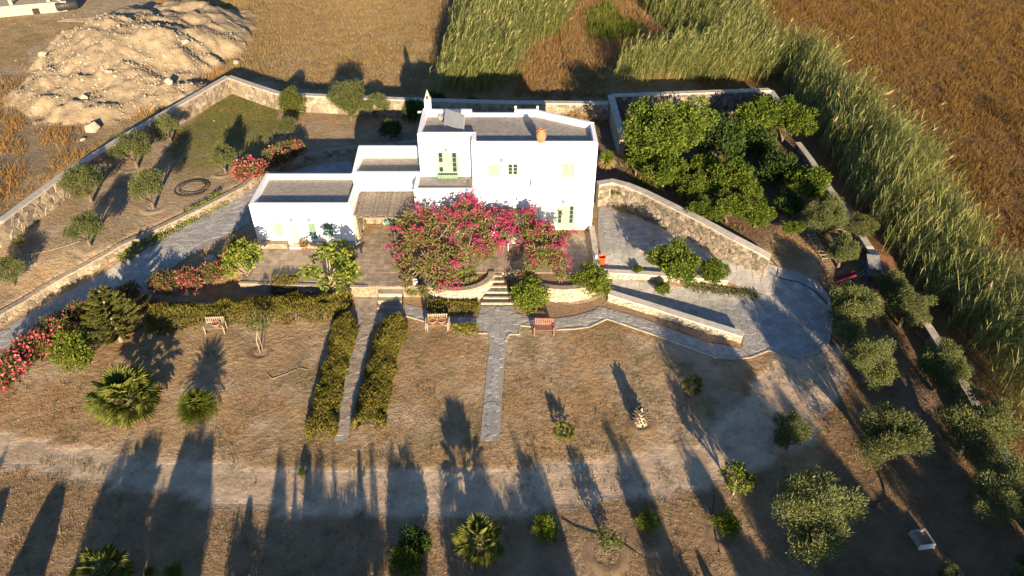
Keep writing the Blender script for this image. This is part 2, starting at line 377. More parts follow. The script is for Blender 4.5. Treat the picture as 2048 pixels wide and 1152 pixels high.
def clip(poly, nxn, nyn, d):
    out = []; n = len(poly)
    for i in range(n):
        a, c = poly[i], poly[(i + 1) % n]; da = a[0] * nxn + a[1] * nyn - d; dc = c[0] * nxn + c[1] * nyn - d
        if da <= 0: out.append(a)
        if (da < 0 < dc) or (dc < 0 < da):
            t = da / (da - dc); out.append((a[0] + (c[0] - a[0]) * t, a[1] + (c[1] - a[1]) * t))
    return out
def cells(poly, size, gap=.03, sy=1.0, jit=.42, allin=True):
    x0, x1 = min(p[0] for p in poly) - size, max(p[0] for p in poly) + size; y0, y1 = min(p[1] for p in poly) - size, max(p[1] for p in poly) + size
    cx = int((x1 - x0) / size) + 1; cy = int((y1 - y0) / (size * sy)) + 1
    sd_ = {(i, j): (x0 + (i + .5 + R.uniform(-jit, jit)) * size, y0 + (j + .5 + R.uniform(-jit, jit)) * size * sy) for i in range(cx) for j in range(cy)}
    ks = list(sd_); ins = inpoly(np.array([sd_[k][0] for k in ks]), np.array([sd_[k][1] for k in ks]), poly); out = []
    for k, I in zip(ks, ins):
        if not I: continue
        s0 = sd_[k]; q = [(s0[0] - size * 1.4, s0[1] - size * 1.4), (s0[0] + size * 1.4, s0[1] - size * 1.4), (s0[0] + size * 1.4, s0[1] + size * 1.4), (s0[0] - size * 1.4, s0[1] + size * 1.4)]
        for di in (-2, -1, 0, 1, 2):
            for dj in (-2, -1, 0, 1, 2):
                if di == dj == 0: continue
                t = sd_.get((k[0] + di, k[1] + dj))
                if not t: continue
                dx, dy = t[0] - s0[0], t[1] - s0[1]; L = math.hypot(dx, dy); dx /= L; dy /= L
                q = clip(q, dx, dy, s0[0] * dx + s0[1] * dy + L / 2 - gap / 2)
                if len(q) < 3: break
            if len(q) < 3: break
        if len(q) >= 3: out.append((s0, q))
    if not out or not allin: return out
    al = np.array([p for s0, q in out for p in q]); ok_ = inpoly(al[:, 0], al[:, 1], poly); r = []; i = 0
    for s0, q in out:
        if ok_[i:i + len(q)].all(): r.append((s0, q))
        i += len(q)
    return r
def slab_np(q, zc, off, th, cen=None):
    n = len(q); cx = sum(p[0] for p in q) / n; cy = sum(p[1] for p in q) / n; o = cen or (0, 0, 0)
    z = [zc(p) + off for p in q]
    vs = [(p[0] - o[0], p[1] - o[1], z[i] - o[2]) for i, p in enumerate(q)] + [(cx + (p[0] - cx) * .95 - o[0], cy + (p[1] - cy) * .95 - o[1], z[i] + th - o[2]) for i, p in enumerate(q)]
    fs = [tuple(range(n, 2 * n))] + [(i, (i + 1) % n, n + (i + 1) % n, n + i) for i in range(n)]
    a = sum(q[i][0] * q[(i + 1) % n][1] - q[(i + 1) % n][0] * q[i][1] for i in range(n))
    if a < 0: fs = [f[::-1] for f in fs]
    return vs, fs
def lay(parent, name, cl, mname, off=.02, th=.025, zf=None):
    zf = zf or hgt
    key = lambda c: c[0][0] ** 2 + c[0][1] ** 2 + (0 if abs(c[0][0]) < .75 * c[0][1] + 8 else 1e6)
    cl = sorted(cl, key=key); zc = lambda p: float(zf(np.array([p[0]]), np.array([p[1]]))[0])
    for s0, q in cl[:300]:
        cen = (s0[0], s0[1], zc(s0)); vs, fs = slab_np(q, zc, off, th + R.uniform(0, .012), cen)
        me = bpy.data.meshes.new(name); me.from_pydata(vs, [], fs); me.materials.append(M[mname]); link(name, me, parent, cen)
    if len(cl) > 300:
        mb = MB()
        for s0, q in cl[300:]: mb.add(*slab_np(q, zc, off, th + R.uniform(0, .012)))
        mb.build(name + '_spread', mname, parent)['kind'] = 'stuff'
W2 = lambda pts, f=None: [p[:2] for p in GL(pts, 0, f)]
PATH_PX = [(811, 631), (809, 608), (844, 616), (895, 634), (954, 636), (963, 613), (1027, 613), (1032, 626), (1057, 634), (1110, 638), (1151, 632), (1180, 624), (1200, 613),
           (1282, 636), (1350, 662), (1416, 686), (1482, 697), (1502, 714), (1467, 718), (1434, 716), (1396, 702), (1317, 672), (1214, 637), (1180, 653), (1151, 657), (1112, 659), (1065, 653), (1040, 650), (1039, 668),
           (1019, 668), (1012, 681), (1008, 735), (999, 883), (960, 883), (972, 755), (979, 686), (975, 666), (957, 666), (957, 651), (897, 651), (852, 643)]
path_w = W2(PATH_PX)
path = sheet('path', path_w, 'mortar'); lay(path, 'paving_stone', cells(path_w, .36, .02), 'slate')
lp = W2([(716, 598), (784, 598), (808, 612), (808, 629), (775, 640), (742, 655), (728, 740), (712, 800), (694, 884), (667, 884), (690, 760), (706, 680), (716, 640)])
lpath = sheet('path', lp, 'mortar'); lay(lpath, 'paving_stone', cells(lp, .36, .02), 'terrace_tile')
PLAZA_PX = [(1197, 404), (1236, 419), (1287, 436), (1363, 466), (1414, 494), (1455, 517), (1536, 530), (1591, 548), (1632, 566), (1655, 596), (1662, 642), (1655, 685), (1632, 705), (1591, 713), (1561, 708), (1538, 700), (1504, 713), (1484, 697), (1487, 672), (1220, 586), (1217, 556), (1205, 540), (1195, 470)]
plz_w = W2(PLAZA_PX)
plaza = sheet('forecourt', plz_w, 'mortar'); lay(plaza, 'paving_stone', cells(plz_w, .5, .022), 'slate')
DRIVE_PX = [(-150, 752), (0, 662), (101, 601), (218, 540), (300, 488), (362, 453), (440, 410), (487, 381), (520, 365), (560, 350), (620, 333), (700, 322), (712, 345), (540, 352), (499, 415), (500, 446), (425, 486), (330, 548), (300, 598), (178, 640), (0, 702), (-150, 800)]
drv_w = W2(DRIVE_PX, hbase)
hb = lambda x, y: hbase(x, y)
drive = sheet('driveway', drv_w, 'mortar', zf=hgt); lay(drive, 'paving_stone', cells(drv_w, .55, .022), 'slate', zf=hgt)
# pale edging kerbs along the path
def kerb(pts, w=.11, h=.07, label=None, mname='pale_stone'):
    P = [Vector(p) for p in GL(pts)]; o = thing('path_kerb', label, 'kerb', P[0])
    mb = MB()
    for a, c in zip(P[:-1], P[1:]):
        k = max(1, int((c - a).length / .8))
        for j in range(k):
            p, q = a.lerp(c, j / k), a.lerp(c, (j + 1) / k)
            p = Vector((p.x, p.y, h1(p.x, p.y) + h / 2 - .01)); q = Vector((q.x, q.y, h1(q.x, q.y) + h / 2 - .01)); mb.bar(p, q, w, h)
    mb.build('kerb_stone', mname, o)
kerb([(811, 632), (852, 644), (897, 652)], label='pale kerb along the path left of the potted bench')
kerb([(957, 667), (975, 667)], label='short pale kerb at the left shoulder of the straight path')
kerb([(1012, 683), (1014, 675), (1019, 669), (1039, 669), (1040, 651), (1065, 654)], label='pale kerb stepping round the corner left of the red bench')
kerb([(1112, 660), (1151, 658), (1180, 654), (1214, 638), (1317, 673), (1396, 703), (1434, 717), (1467, 719), (1502, 715), (1538, 701), (1561, 709), (1591, 714)], label='long pale kerb along the path from the red bench to the forecourt')

kerb([(1591, 715), (1632, 707), (1655, 687), (1663, 642), (1656, 596), (1633, 565), (1591, 546), (1537, 529)], .22, .08, 'grey stone rim round the curved right end of the forecourt', 'slate')
# ------------------------------------------------------------------ stone walls
def stone_wall(name, label, pts, thick=.5, mname='stone', cap='coping', sw=(.28, .62), sh=(.2, .34), cap_h=.12, cap_over=.05, cat='wall', both=False, stones=True, limit=300):
    """pts: (x, y, z0, z1) along the wall; stones on the side to the right of the run"""
    P = [Vector((p[0], p[1], 0)) for p in pts]; n = len(P); o = thing(name, label, cat, (P[0].x, P[0].y, pts[0][2]))
    N = []
    for i in range(n):
        d = (P[min(i + 1, n - 1)] - P[max(i - 1, 0)]).normalized(); N.append(Vector((d.y, -d.x, 0)))
    def strip(w0, w1, zlo, zhi):
        mb = MB(); vs = []
        for i in range(n):
            a = P[i] + N[i] * w0; c = P[i] - N[i] * w1
            vs += [(a.x, a.y, zlo[i]), (a.x, a.y, zhi[i]), (c.x, c.y, zhi[i]), (c.x, c.y, zlo[i])]
        fs = []
        for i in range(n - 1):
            for k in range(4):
                fs.append((4 * i + k, 4 * (i + 1) + k, 4 * (i + 1) + (k + 1) % 4, 4 * i + (k + 1) % 4))
        fs += [(0, 1, 2, 3), (4 * n - 1, 4 * n - 2, 4 * n - 3, 4 * n - 4)]
        return mb.add(vs, [f[::-1] for f in fs])
    strip(thick / 2, thick / 2, [p[2] for p in pts], [p[3] - cap_h for p in pts]).build('wall_core', 'wall_mortar', o)
    if cap: strip(thick / 2 + cap_over, thick / 2 + cap_over, [p[3] - cap_h for p in pts], [p[3] for p in pts]).build('coping', cap, o)
    if not stones: return o
    L = []; base = o.location; size = (sw[0] + sw[1]) / 2
    for sd_ in ([1, -1] if both else [1]):
        Q = [P[i] + N[i] * thick / 2 * sd_ for i in range(n)]; cum = [0.0]
        for i in range(n - 1): cum.append(cum[-1] + (Q[i + 1] - Q[i]).length)
        zt_ = lambda u: float(np.interp(u, cum, [p[3] - cap_h for p in pts])); zb_ = lambda u: float(np.interp(u, cum, [p[2] for p in pts]))
        zmin = min(p[2] for p in pts); zmax = max(p[3] for p in pts)
        for s0, q in cells([(0, zmin), (cum[-1], zmin), (cum[-1], zmax), (0, zmax)], size, .028, sy=(sh[0] + sh[1]) / 2 / size, jit=.47, allin=False):
            if not (zb_(s0[0]) < s0[1] < zt_(s0[0])): continue
            q = [(min(max(a, .0), cum[-1]), min(max(c, zb_(a)), zt_(a) - .012)) for a, c in q]; ar = abs(sum(q[k][0] * q[(k + 1) % len(q)][1] - q[(k + 1) % len(q)][0] * q[k][1] for k in range(len(q)))) / 2
            if ar < .012: continue
            i = min(max(int(np.searchsorted(cum, s0[0])) - 1, 0), n - 2); f = (s0[0] - cum[i]) / (cum[i + 1] - cum[i]); d = (Q[i + 1] - Q[i]).normalized(); nn = Vector((d.y, -d.x, 0)) * sd_; c0 = Q[i] + (Q[i + 1] - Q[i]) * f
            if s0[1] < h1(c0.x + nn.x * .25, c0.y + nn.y * .25) - .15: continue
            t_ = R.uniform(.02, .075); tl = R.uniform(-.18, .18); k = len(q); vs = []
            for w_, ins in ((-.05, 1), (t_ * .55, .985), (t_, .84)):
                for a, c in q:
                    du = (a - s0[0]) * ins; dz = (c - s0[1]) * ins; w2_ = w_ + (du * tl if w_ == t_ else 0); vs.append((d.x * du + nn.x * w2_, d.y * du + nn.y * w2_, dz))
            fs = [tuple(range(2 * k, 3 * k))] + [(lv * k + m_, lv * k + (m_ + 1) % k, (lv + 1) * k + (m_ + 1) % k, (lv + 1) * k + m_) for lv in (0, 1) for m_ in range(k)]
            sg = sum(q[m_][0] * q[(m_ + 1) % k][1] - q[(m_ + 1) % k][0] * q[m_][1] for m_ in range(k)) * sd_
            if sg < 0: fs = [f_[::-1] for f_ in fs]
            L.append((ar, (c0.x, c0.y, s0[1]), vs, fs))
    def show(s):
        x, y, dd = project(np.array([s[1][0]]), np.array([s[1][1]]), np.array([s[1][2]])); vis = -30 < x[0] < 2080 and -30 < y[0] < 1180
        return dd[0] / math.sqrt(s[0]) + (0 if vis else 1e6)
    L.sort(key=show)
    for ar, c, vs, fs in L[:limit]:
        me = bpy.data.meshes.new('stone'); me.from_pydata(vs, [], fs); me.materials.append(M[mname]); link('stone', me, o, (c[0] - base.x, c[1] - base.y, c[2] - base.z))
    if len(L) > limit:
        mb = MB()
        for ar, c, vs, fs in L[limit:]: mb.add([(a + c[0], b_ + c[1], z_ + c[2]) for a, b_, z_ in vs], fs)
        mb.build('stone_spread', mname, o)['kind'] = 'stuff'
    return o
def dense(pts, step=2.0):
    out = []
    for a, c in zip(pts[:-1], pts[1:]):
        k = max(1, int(math.hypot(c[0] - a[0], c[1] - a[1]) / step))
        out += [tuple(a[i] + (c[i] - a[i]) * j / k for i in range(len(a))) for j in range(k)]
    return out + [pts[-1]]
def wallpts(pxl, h, f=None, sink=.35, rev=False):
    q = dense(GL(pxl, h, f)); q = [(p[0], p[1], p[2] - h - sink, p[2]) for p in q]
    return q[::-1] if rev else q
stone_wall('stone_wall', 'long stone boundary wall with pale coping climbing beside the olive garden to the far corner',
           wallpts([(-160, 545), (0, 440), (60, 396), (130, 345), (190, 307), (250, 270), (350, 212), (455, 152)], 1.7), sw=(.4, .85), sh=(.28, .48))
stone_wall('stone_wall', 'stone boundary wall with pale coping running behind the round tree and the white house',
           wallpts([(457, 152), (500, 167), (555, 185), (600, 188), (700, 193), (800, 197), (900, 200), (1000, 203), (1110, 204), (1217, 205)], 1.7), sw=(.4, .85), sh=(.28, .48))
stone_wall('stone_wall', 'grey stone wall of the orchard corner below the reeds',
           wallpts([(1224, 190), (1380, 184), (1540, 178)], 1.9), mname='dark_stone', cap='coping', sw=(.4, .9), sh=(.25, .45))
stone_wall('stone_wall', 'short orchard wall arm with pale top running toward the house', wallpts([(1222, 190), (1232, 226), (1246, 272)], 1.9, rev=True), mname='dark_stone', sw=(.4, .9), sh=(.25, .45))
stone_wall('stone_wall', 'short pale wall end at the far right corner of the orchard', wallpts([(1541, 180), (1562, 208)], 1.5, rev=False), mname='dark_stone', sw=(.4, .9), sh=(.25, .45))
stone_wall('stone_wall', 'low block wall half hidden between the reeds and the olive trees',
           wallpts([(1596, 284), (1622, 318), (1650, 362), (1690, 420), (1738, 492), (1775, 545), (1860, 655), (1905, 726), (1960, 822), (2036, 950), (2110, 1080)], .9), mname='dark_stone', thick=.4, sw=(.4, .8), sh=(.25, .4))
rp = dense([(p[0], p[1]) for p in RET], 1.6)
stone_wall('retaining_wall', 'low dry stone retaining wall between the olive garden and the driveway',
           [(x, y, float(hbase(x, y)) - .3, float(hbase(x, y)) + .70) for x, y in rp if x < -11.5], thick=.42, cap='stone', sw=(.3, .7), sh=(.2, .36), cap_over=.0, cap_h=.1)
stone_wall('retaining_wall', 'dark stone retaining wall curving behind the flat roofed annex',
           [(x, y, float(hbase(x, y)) - .3, float(hbase(x, y)) + .70) for x, y in rp if x >= -12.2], thick=.5, mname='dark_stone', cap='stone', sw=(.3, .7), sh=(.2, .36), cap_over=.0, cap_h=.1)
CW = [(1196, 366, 2.0), (1225, 361, 2.05), (1255, 369, 2.05), (1290, 383, 2.0), (1340, 408, 2.0), (1400, 437, 1.95), (1470, 475, 1.85), (1520, 501, 1.65), (1541, 513, 1.5)]
cw = [G(a, b_, h, hbase) for a, b_, h in CW]
stone_wall('stone_wall', 'tall curved stone wall with pale rounded coping between the courtyard and the orchard',
           dense([(p[0], p[1], float(hbase(p[0], p[1])) - .4, p[2]) for p in cw], 1.0), mname='court_stone', thick=.55, sw=(.26, .6), sh=(.2, .36))
stone_wall('garden_wall', 'low white topped wall sloping beside the forecourt ramp', wallpts([(1219, 584), (1300, 609), (1400, 641), (1487, 668)], .62, hbase), mname='pale_stone', cap='white_coping', thick=.45, sw=(.3, .6), sh=(.16, .26))
stone_wall('garden_wall', 'low white wall edging the flower bed beside the orange bucket', wallpts([(1208, 541), (1300, 546), (1456, 557)], .5, hbase), mname='pale_stone', cap='white_coping', thick=.35, sw=(.3, .6), sh=(.16, .26))

# ------------------------------------------------------------------ terrace, steps, planters
TX0, TX1 = PZ(478, 566, 0)[0], 5.75
tpoly = [(TX0, 39.0), (-9.6, 38.55), (-6.2, 38.55), (-6.2, 40.1), (-1.35, 40.1), (-.65, 40.1), (5.75, 40.1), (5.75, 46), (TX0 + .6, 46)]
tb = MB(); tb.prism(tpoly, -1.2, -.012); terr = structure(tb.build('terrace', 'stone'))
tl = []
xx = TX0 + .05
while xx < TX1 - .5:
    yy = 38.6
    while yy < 46.4:
        q = [(xx, yy), (xx + .49, yy), (xx + .49, yy + .49), (xx, yy + .49)]; c = (xx + .25, yy + .25)
        if all(inpoly(np.array([p[0]]), np.array([p[1]]), tpoly)[0] for p in q) and not (c[0] < -11.2 and c[1] > 43.5) and not (c[0] > -6.7 and c[1] > 44.5): tl.append((c, q))
        yy += .5
    xx += .5
lay(terr, 'floor_tile', tl, 'terrace_tile', off=-.012, th=.012, zf=lambda x, y: np.zeros_like(x))
mb = MB()
for i in range(14):
    x0 = TX0 + i * (-9.7 - TX0) / 14; x1 = TX0 + (i + 1) * (-9.7 - TX0) / 14; yA = 39.0 - .45 * (i / 14); mb.box(x0 + .01, x1 - .01, yA - .16 - .02, yA + .06, .004, .055)
mb.build('edge_stone', 'terrace_tile', terr)
st = thing('garden_steps', 'flared stone steps with pale edges rising between the two round planters', 'steps', (-1, 38, LAWN))
for i in range(6):
    t = i / 5; zt = LAWN + (i + 1) * .167; y0 = 37.75 + i * .40
    xl = -2.08 + (1.36 - .62) * t * 1.0; xr = .12 - .82 * t
    s_ = MB(); s_.box(xl, xr, y0 + .07, 40.2, zt - .4, zt - .012).build('step', 'dark_stone', st)
    MB().box(xl - .01, xr + .01, y0, y0 + .16, zt - .07, zt).build('step_edge', 'pale_stone', st)
ls = thing('garden_steps', 'two plain steps from the hedge path up to the tiled terrace', 'steps', (-8, 38.2, LAWN))
for i in range(3):
    MB().box(-9.0, -7.4, 37.2 + i * .42, 38.54, LAWN - .2, LAWN + .26 * (i + 1)).build('step', 'terrace_tile', ls)
def planter(cx, cy, rx, ry, label, a0=180, a1=360, top=.12):
    pts = []; nseg = 16
    for i in range(nseg + 1):
        a = rad(a0 + (a1 - a0) * i / nseg); pts.append((cx + rx * math.cos(a), cy + ry * math.sin(a), LAWN - .3, top))
    o = stone_wall('round_planter', label, pts, thick=.42, mname='pale_stone', cap='stone', sw=(.26, .5), sh=(.18, .30), cap_over=.0, cap_h=.07, cat='planter')
    inner = [(cx + (rx - .2) * math.cos(rad(a0 + (a1 - a0) * i / nseg)), cy + (ry - .2) * math.sin(rad(a0 + (a1 - a0) * i / nseg))) for i in range(nseg + 1)]
    MB().prism(inner, LAWN, top - .16).build('soil', 'soil', o); return o
planter(-3.75, 40.1, 2.35, 1.95, 'round pale stone planter left of the steps under the large bougainvillea')
planter(3.5, 40.1, 2.7, 1.8, 'round pale stone planter right of the steps with bare soil')
stone_wall('parapet_wall', 'low stone parapet at the right end of the terrace', [(5.95, 45.48, -.3, .42), (5.95, 43, -.3, .42), (5.9, 40.4, -.5, .42)][::-1], thick=.3, mname='pale_stone', cap='coping', both=True)

# ------------------------------------------------------------------ house
house = thing('house', 'white flat roofed two storey house with stepped wings and grey stone roofs', 'house', (0, 46, 0))
def front(mb, x0, x1, z0, z1, Y, holes, dep=.22):
    xs_ = sorted({x0, x1, *[h[0] for h in holes], *[h[1] for h in holes]}); zs_ = sorted({z0, z1, *[h[2] for h in holes], *[h[3] for h in holes]})
    for a, b_ in zip(xs_[:-1], xs_[1:]):
        for c, d in zip(zs_[:-1], zs_[1:]):
            if any(h[0] <= a and b_ <= h[1] and h[2] <= c and d <= h[3] for h in holes): continue
            mb.add([(a, Y, c), (b_, Y, c), (b_, Y, d), (a, Y, d)], [(0, 1, 2, 3)])
    for a, b_, c, d in holes:
        y = Y + dep
        mb.add([(a, Y, c), (b_, Y, c), (b_, Y, d), (a, Y, d), (a, y, c), (b_, y, c), (b_, y, d), (a, y, d)], [(0, 4, 5, 1), (1, 5, 6, 2), (2, 6, 7, 3), (3, 7, 4, 0), (4, 7, 6, 5)])
def hole(pa, pb, Y):
    x0, z1 = PY(pa[0], pa[1], Y); x1, z0 = PY(pb[0], pb[1], Y); return (x0, x1, z0, z1)
def framed(name, h, Y, leaves, cols, rows, fm='green_paint', bottom=0.0, pane='glass', curtain=False, sill=True, dep=.22):
    x0, x1, z0, z1 = h; y = Y + dep - .07; fr = MB(); t = .055
    fr.box(x0, x0 + t, y, y + .06, z0, z1).box(x1 - t, x1, y, y + .06, z0, z1).box(x0 + t, x1 - t, y, y + .06, z1 - t, z1).box(x0 + t, x1 - t, y, y + .06, z0, z0 + t)
    o = fr.build(name, fm, house); w = (x1 - x0 - 2 * t) / leaves
    for k in range(leaves):
        a = x0 + t + k * w; b_ = a + w; zb = z0 + t + bottom; s_ = MB(); q = .045; yy = y - .02
        s_.box(a, a + q, yy, yy + .05, z0 + t, z1 - t).box(b_ - q, b_, yy, yy + .05, z0 + t, z1 - t).box(a + q, b_ - q, yy, yy + .05, z1 - t - q, z1 - t).box(a + q, b_ - q, yy, yy + .05, z0 + t, zb + q)
        pw = (b_ - a - 2 * q) / cols; ph = (z1 - t - q - zb - q) / rows
        for c in range(1, cols): s_.box(a + q + c * pw - .015, a + q + c * pw + .015, yy + .006, yy + .044, zb + q, z1 - t - q)
        for r in range(1, rows): s_.box(a + q, b_ - q, yy + .003, yy + .047, zb + q + r * ph - .015, zb + q + r * ph + .015)
        s_.build('casement', fm, o)
        for c in range(cols):
            for r in range(rows):
                m = pane if not curtain or (c + k) % 2 == 0 and R.random() < .8 else 'curtain'
                MB().box(a + q + c * pw + .015, a + q + (c + 1) * pw - .015, yy + .02, yy + .03, zb + q + r * ph + .015, zb + q + (r + 1) * ph - .015).build('pane', m, o)
    if sill: MB().box(x0 - .06, x1 + .06, Y - .06, Y - .003, z0 - .07, z0 - .005).build('sill', 'plaster', o)
    return o
def shuttered(name, h, Y, fm='green_paint', slats=9, dep=.22, solid=False):
    x0, x1, z0, z1 = h; y = Y + dep - .06; o = MB().box(x0, x1, y + .035, y + .05, z0, z1).build(name, fm, house); mid_ = (x0 + x1) / 2
    for a, b_ in ((x0 + .01, mid_ - .008), (mid_ + .008, x1 - .01)):
        s_ = MB(); q = .07; s_.box(a, a + q, y - .01, y + .03, z0 + .01, z1 - .01).box(b_ - q, b_, y - .01, y + .03, z0 + .01, z1 - .01)
        s_.box(a + q, b_ - q, y - .01, y + .03, z1 - .08, z1 - .01).box(a + q, b_ - q, y - .01, y + .03, z0 + .01, z0 + .08).box(a + q, b_ - q, y - .01, y + .03, (z0 + z1) / 2 - .03, (z0 + z1) / 2 + .03)
        s_.build('shutter', fm, o); sl = MB(); n_ = slats * 2
        for i in range(n_):
            zc = z0 + .09 + (z1 - z0 - .18) * (i + .5) / n_; sl.add([(a + q, y + .03, zc + .025), (b_ - q, y + .03, zc + .025), (b_ - q, y - .005, zc - .02), (a + q, y - .005, zc - .02)], [(0, 1, 2, 3)])
        sl.build('louvre', fm, o)
    MB().box(x0 - .06, x1 + .06, Y - .06, Y - .003, z0 - .07, z0 - .005).build('sill', 'plaster', o); return o
def lamp(px_, py_, Y):
    x, z = PY(px_, py_, Y); o = MB().box(x - .07, x + .07, Y - .03, Y - .002, z - .09, z + .09).build('wall_lamp', 'metal', house)
    MB().lathe([(0, -.13), (.10, -.10), (.13, 0), (.10, .10), (0, .13)], 10, (x, Y - .17, z)).build('lamp_globe', 'panel', o, True)
def parapets(pts, zt, z0, name='parapet', t=.28, closed=True):
    """pts counter-clockwise; parapet strips laid inside the outline, each corner mitred"""
    n = len(pts); P = [Vector(p[:2]) for p in pts]; I = []
    for i in range(n):
        d1 = (P[i] - P[i - 1]).normalized(); d2 = (P[(i + 1) % n] - P[i]).normalized(); n1_ = Vector((-d1.y, d1.x)); n2_ = Vector((-d2.y, d2.x))
        bis = (n1_ + n2_).normalized(); I.append(P[i] + bis * (t / max(.35, bis.dot(n1_))))
    for i in range(n):
        if zt[i] is None: continue
        j = (i + 1) % n; z = zt[i] if hasattr(zt[i], '__len__') else (zt[i], zt[i])
        a, b_, c, d = P[i], P[j], I[j], I[i]
        vs = [(a.x, a.y, z0), (b_.x, b_.y, z0), (c.x, c.y, z0), (d.x, d.y, z0), (a.x, a.y, z[0]), (b_.x, b_.y, z[1]), (c.x, c.y, z[1] + .02), (d.x, d.y, z[0] + .02)]
        MB().add(vs, [(0, 3, 2, 1), (4, 5, 6, 7), (0, 1, 5, 4), (1, 2, 6, 5), (2, 3, 7, 6), (3, 0, 4, 7)]).build(name, 'plaster', house)
    return I
YB, YT, YL, YA, YBAL = 45.5, 46.6, 43.5, 46.6, 44.5
ZR = 6.72; XL, XM, XR = -6.65, -2.8, 5.95; YK = 50.9
# right block and tower share one roof
h_mid_sh = hole((976, 329), (1000, 354), YB); h_mid_w = hole((1014, 328), (1037, 353), YB); h_r_sh = hole((1122, 327), (1148, 355), YB); h_r_d = hole((1115, 412), (1147, 459), YB)
h_r_d = (h_r_d[0], h_r_d[1], .03, h_r_d[3])
outline = [(XM, YB), (XR, YB), (XR, 48.7), (1.85, YK), (XL, YK), (XL, YT), (XM, YT)]
mb = MB(); front(mb, XM, XR, 0, ZR, YB, [h_mid_sh, h_mid_w, h_r_sh, h_r_d])
h_t_d = hole((873, 305), (917, 357), YT); h_t_d = (h_t_d[0], h_t_d[1], 3.93, h_t_d[3])
front(mb, XL, XM, 0, ZR, YT, [h_t_d]); mb.add([(p[0], p[1], 0) for p in outline] + [(p[0], p[1], ZR) for p in outline], [(1, 2, 9, 8), (2, 3, 10, 9), (3, 4, 11, 10), (4, 5, 12, 11), (6, 0, 7, 13)])
mb.build('wall', 'plaster', house)
zt = [7.15, 7.15, 7.15, 7.2, 7.2, 7.3, 7.3]
# back edge is split: high, low notch, high
o2 = [(XM, YB), (XR, YB), (XR, 48.7), (1.85, YK), (.2, YK), (-3.0, YK), (XL, YK), (XL, YT), (XM, YT)]
inner_roof = parapets(o2, [7.15, 7.15, 7.2, 7.25, 6.98, 7.25, 7.3, 7.3, 7.3], ZR)
MB().prism([tuple(p) for p in inner_roof], ZR - .02, ZR + .03).build('roof', 'slate_roof', house)
shuttered('window', h_mid_sh, YB, 'green_paint'); framed('window', h_mid_w, YB, 2, 1, 3, 'cream_paint'); shuttered('window', h_r_sh, YB, 'green_paint')
framed('door', h_r_d, YB, 2, 2, 4, 'green_paint', bottom=.4, pane='glass', curtain=True, sill=False); d_ = framed('door', h_t_d, YT, 2, 2, 4, 'green_paint', bottom=.22, curtain=True, sill=False)
for sx, xx in ((-1, h_t_d[0]), (1, h_t_d[1])):
    MB().box(min(xx, xx + sx * .42) + .012, max(xx, xx + sx * .42) - .012, YT - .07, YT - .02, h_t_d[2] + .05, h_t_d[3] - .02).build('shutter', 'cream_paint', d_)
MB().box(h_t_d[0], h_t_d[1], YT - .30, YT - .26, 3.93, 4.22).build('door_rail', 'dark_green_paint', d_)
for a in ((892, 298, YT), (1004, 319, YB), (1127, 402, YB)): lamp(*a)
# balcony block
BX0, BX1 = -6.95, PY(1070, 384, YBAL)[0]; ZB = 3.9
mb = MB(); mb.prism([(BX0, YBAL), (BX1, YBAL), (BX1, YB - .003), (BX0, YB - .003)], -.02, ZB); mb.build('balcony_block', 'plaster', house)
MB().prism([(BX0, YB), (XM - .003, YB), (XM - .003, YT - .003), (BX0, YT - .003)], 0, ZB).build('balcony_block', 'plaster', house)
MB().box(BX0 + .28, XM - .05, YBAL + .26, YT - .02, ZB, ZB + .03).build('balcony_floor', 'slate_roof', house)
MB().box(BX0, BX1, YBAL, YBAL + .24, ZB, ZB + .16).build('parapet', 'plaster', house)
MB().box(BX0, BX0 + .26, YBAL + .242, YT - .003, ZB, ZB + .2).build('parapet', 'plaster', house)
MB().box(BX1 - .25, BX1, YBAL + .242, YB - .003, ZB, ZB + .5).build('parapet', 'plaster', house)
# annex over the entrance
AX0, AX1 = -11.65, XL - .003; AYB = 50.0; ZA = 3.75
MB().prism([(AX0, YA), (AX1, YA), (AX1, AYB), (AX0, AYB)], 0, ZA).build('wall', 'plaster', house)
MB().box(AX0, AX1, YA, YA + .26, ZA, 4.22).build('parapet', 'plaster', house)
MB().box(AX0, AX1, AYB - .28, AYB, ZA, 4.7).build('parapet', 'plaster', house)
MB().prism([(AX0, YA + .262), (AX0 + .26, YA + .262), (AX0 + .26, AYB - .282), (AX0, AYB - .282)], ZA, [4.22, 4.22, 4.7, 4.7]).build('parapet', 'plaster', house)
MB().box(AX0 + .265, AX1, YA + .265, AYB - .285, ZA, ZA + .03).build('roof', 'slate_roof', house)
# left wing
LX0, LX1, LYB, ZL = -18.45, -11.3, 48.0, 3.0
hw = hole((546, 445), (568, 472), YL); hd = hole((577, 446), (603, 492), YL); hd = (hd[0], hd[1], .03, hd[3]); hs1 = hole((615, 447), (636, 480), YL); hs2 = hole((646, 448), (668, 474), YL)
mb = MB(); front(mb, LX0, LX1, 0, ZL, YL, [hw, hd, hs1, hs2])
q = [(LX0, YL), (LX1, YL), (LX1, LYB), (LX0, LYB)]; mb.add([(a, b_, 0) for a, b_ in q] + [(a, b_, ZL) for a, b_ in q], [(1, 2, 6, 5), (2, 3, 7, 6), (3, 0, 4, 7)]); mb.build('wall', 'plaster', house)
ir = parapets(q, [3.42, 3.42, 3.42, 3.42], ZL, t=.26)
MB().prism([tuple(p) for p in ir], ZL - .02, ZL + .03).build('roof', 'slate_roof', house)
shuttered('window', hw, YL, 'green_paint'); shuttered('window', hs1, YL, 'dark_green_paint'); shuttered('window', hs2, YL, 'dark_green_paint')
x0, x1, z0, z1 = hd; dr = MB().box(x0, x1, YL + .08, YL + .13, z0, z1).build('door', 'cream_paint', house)
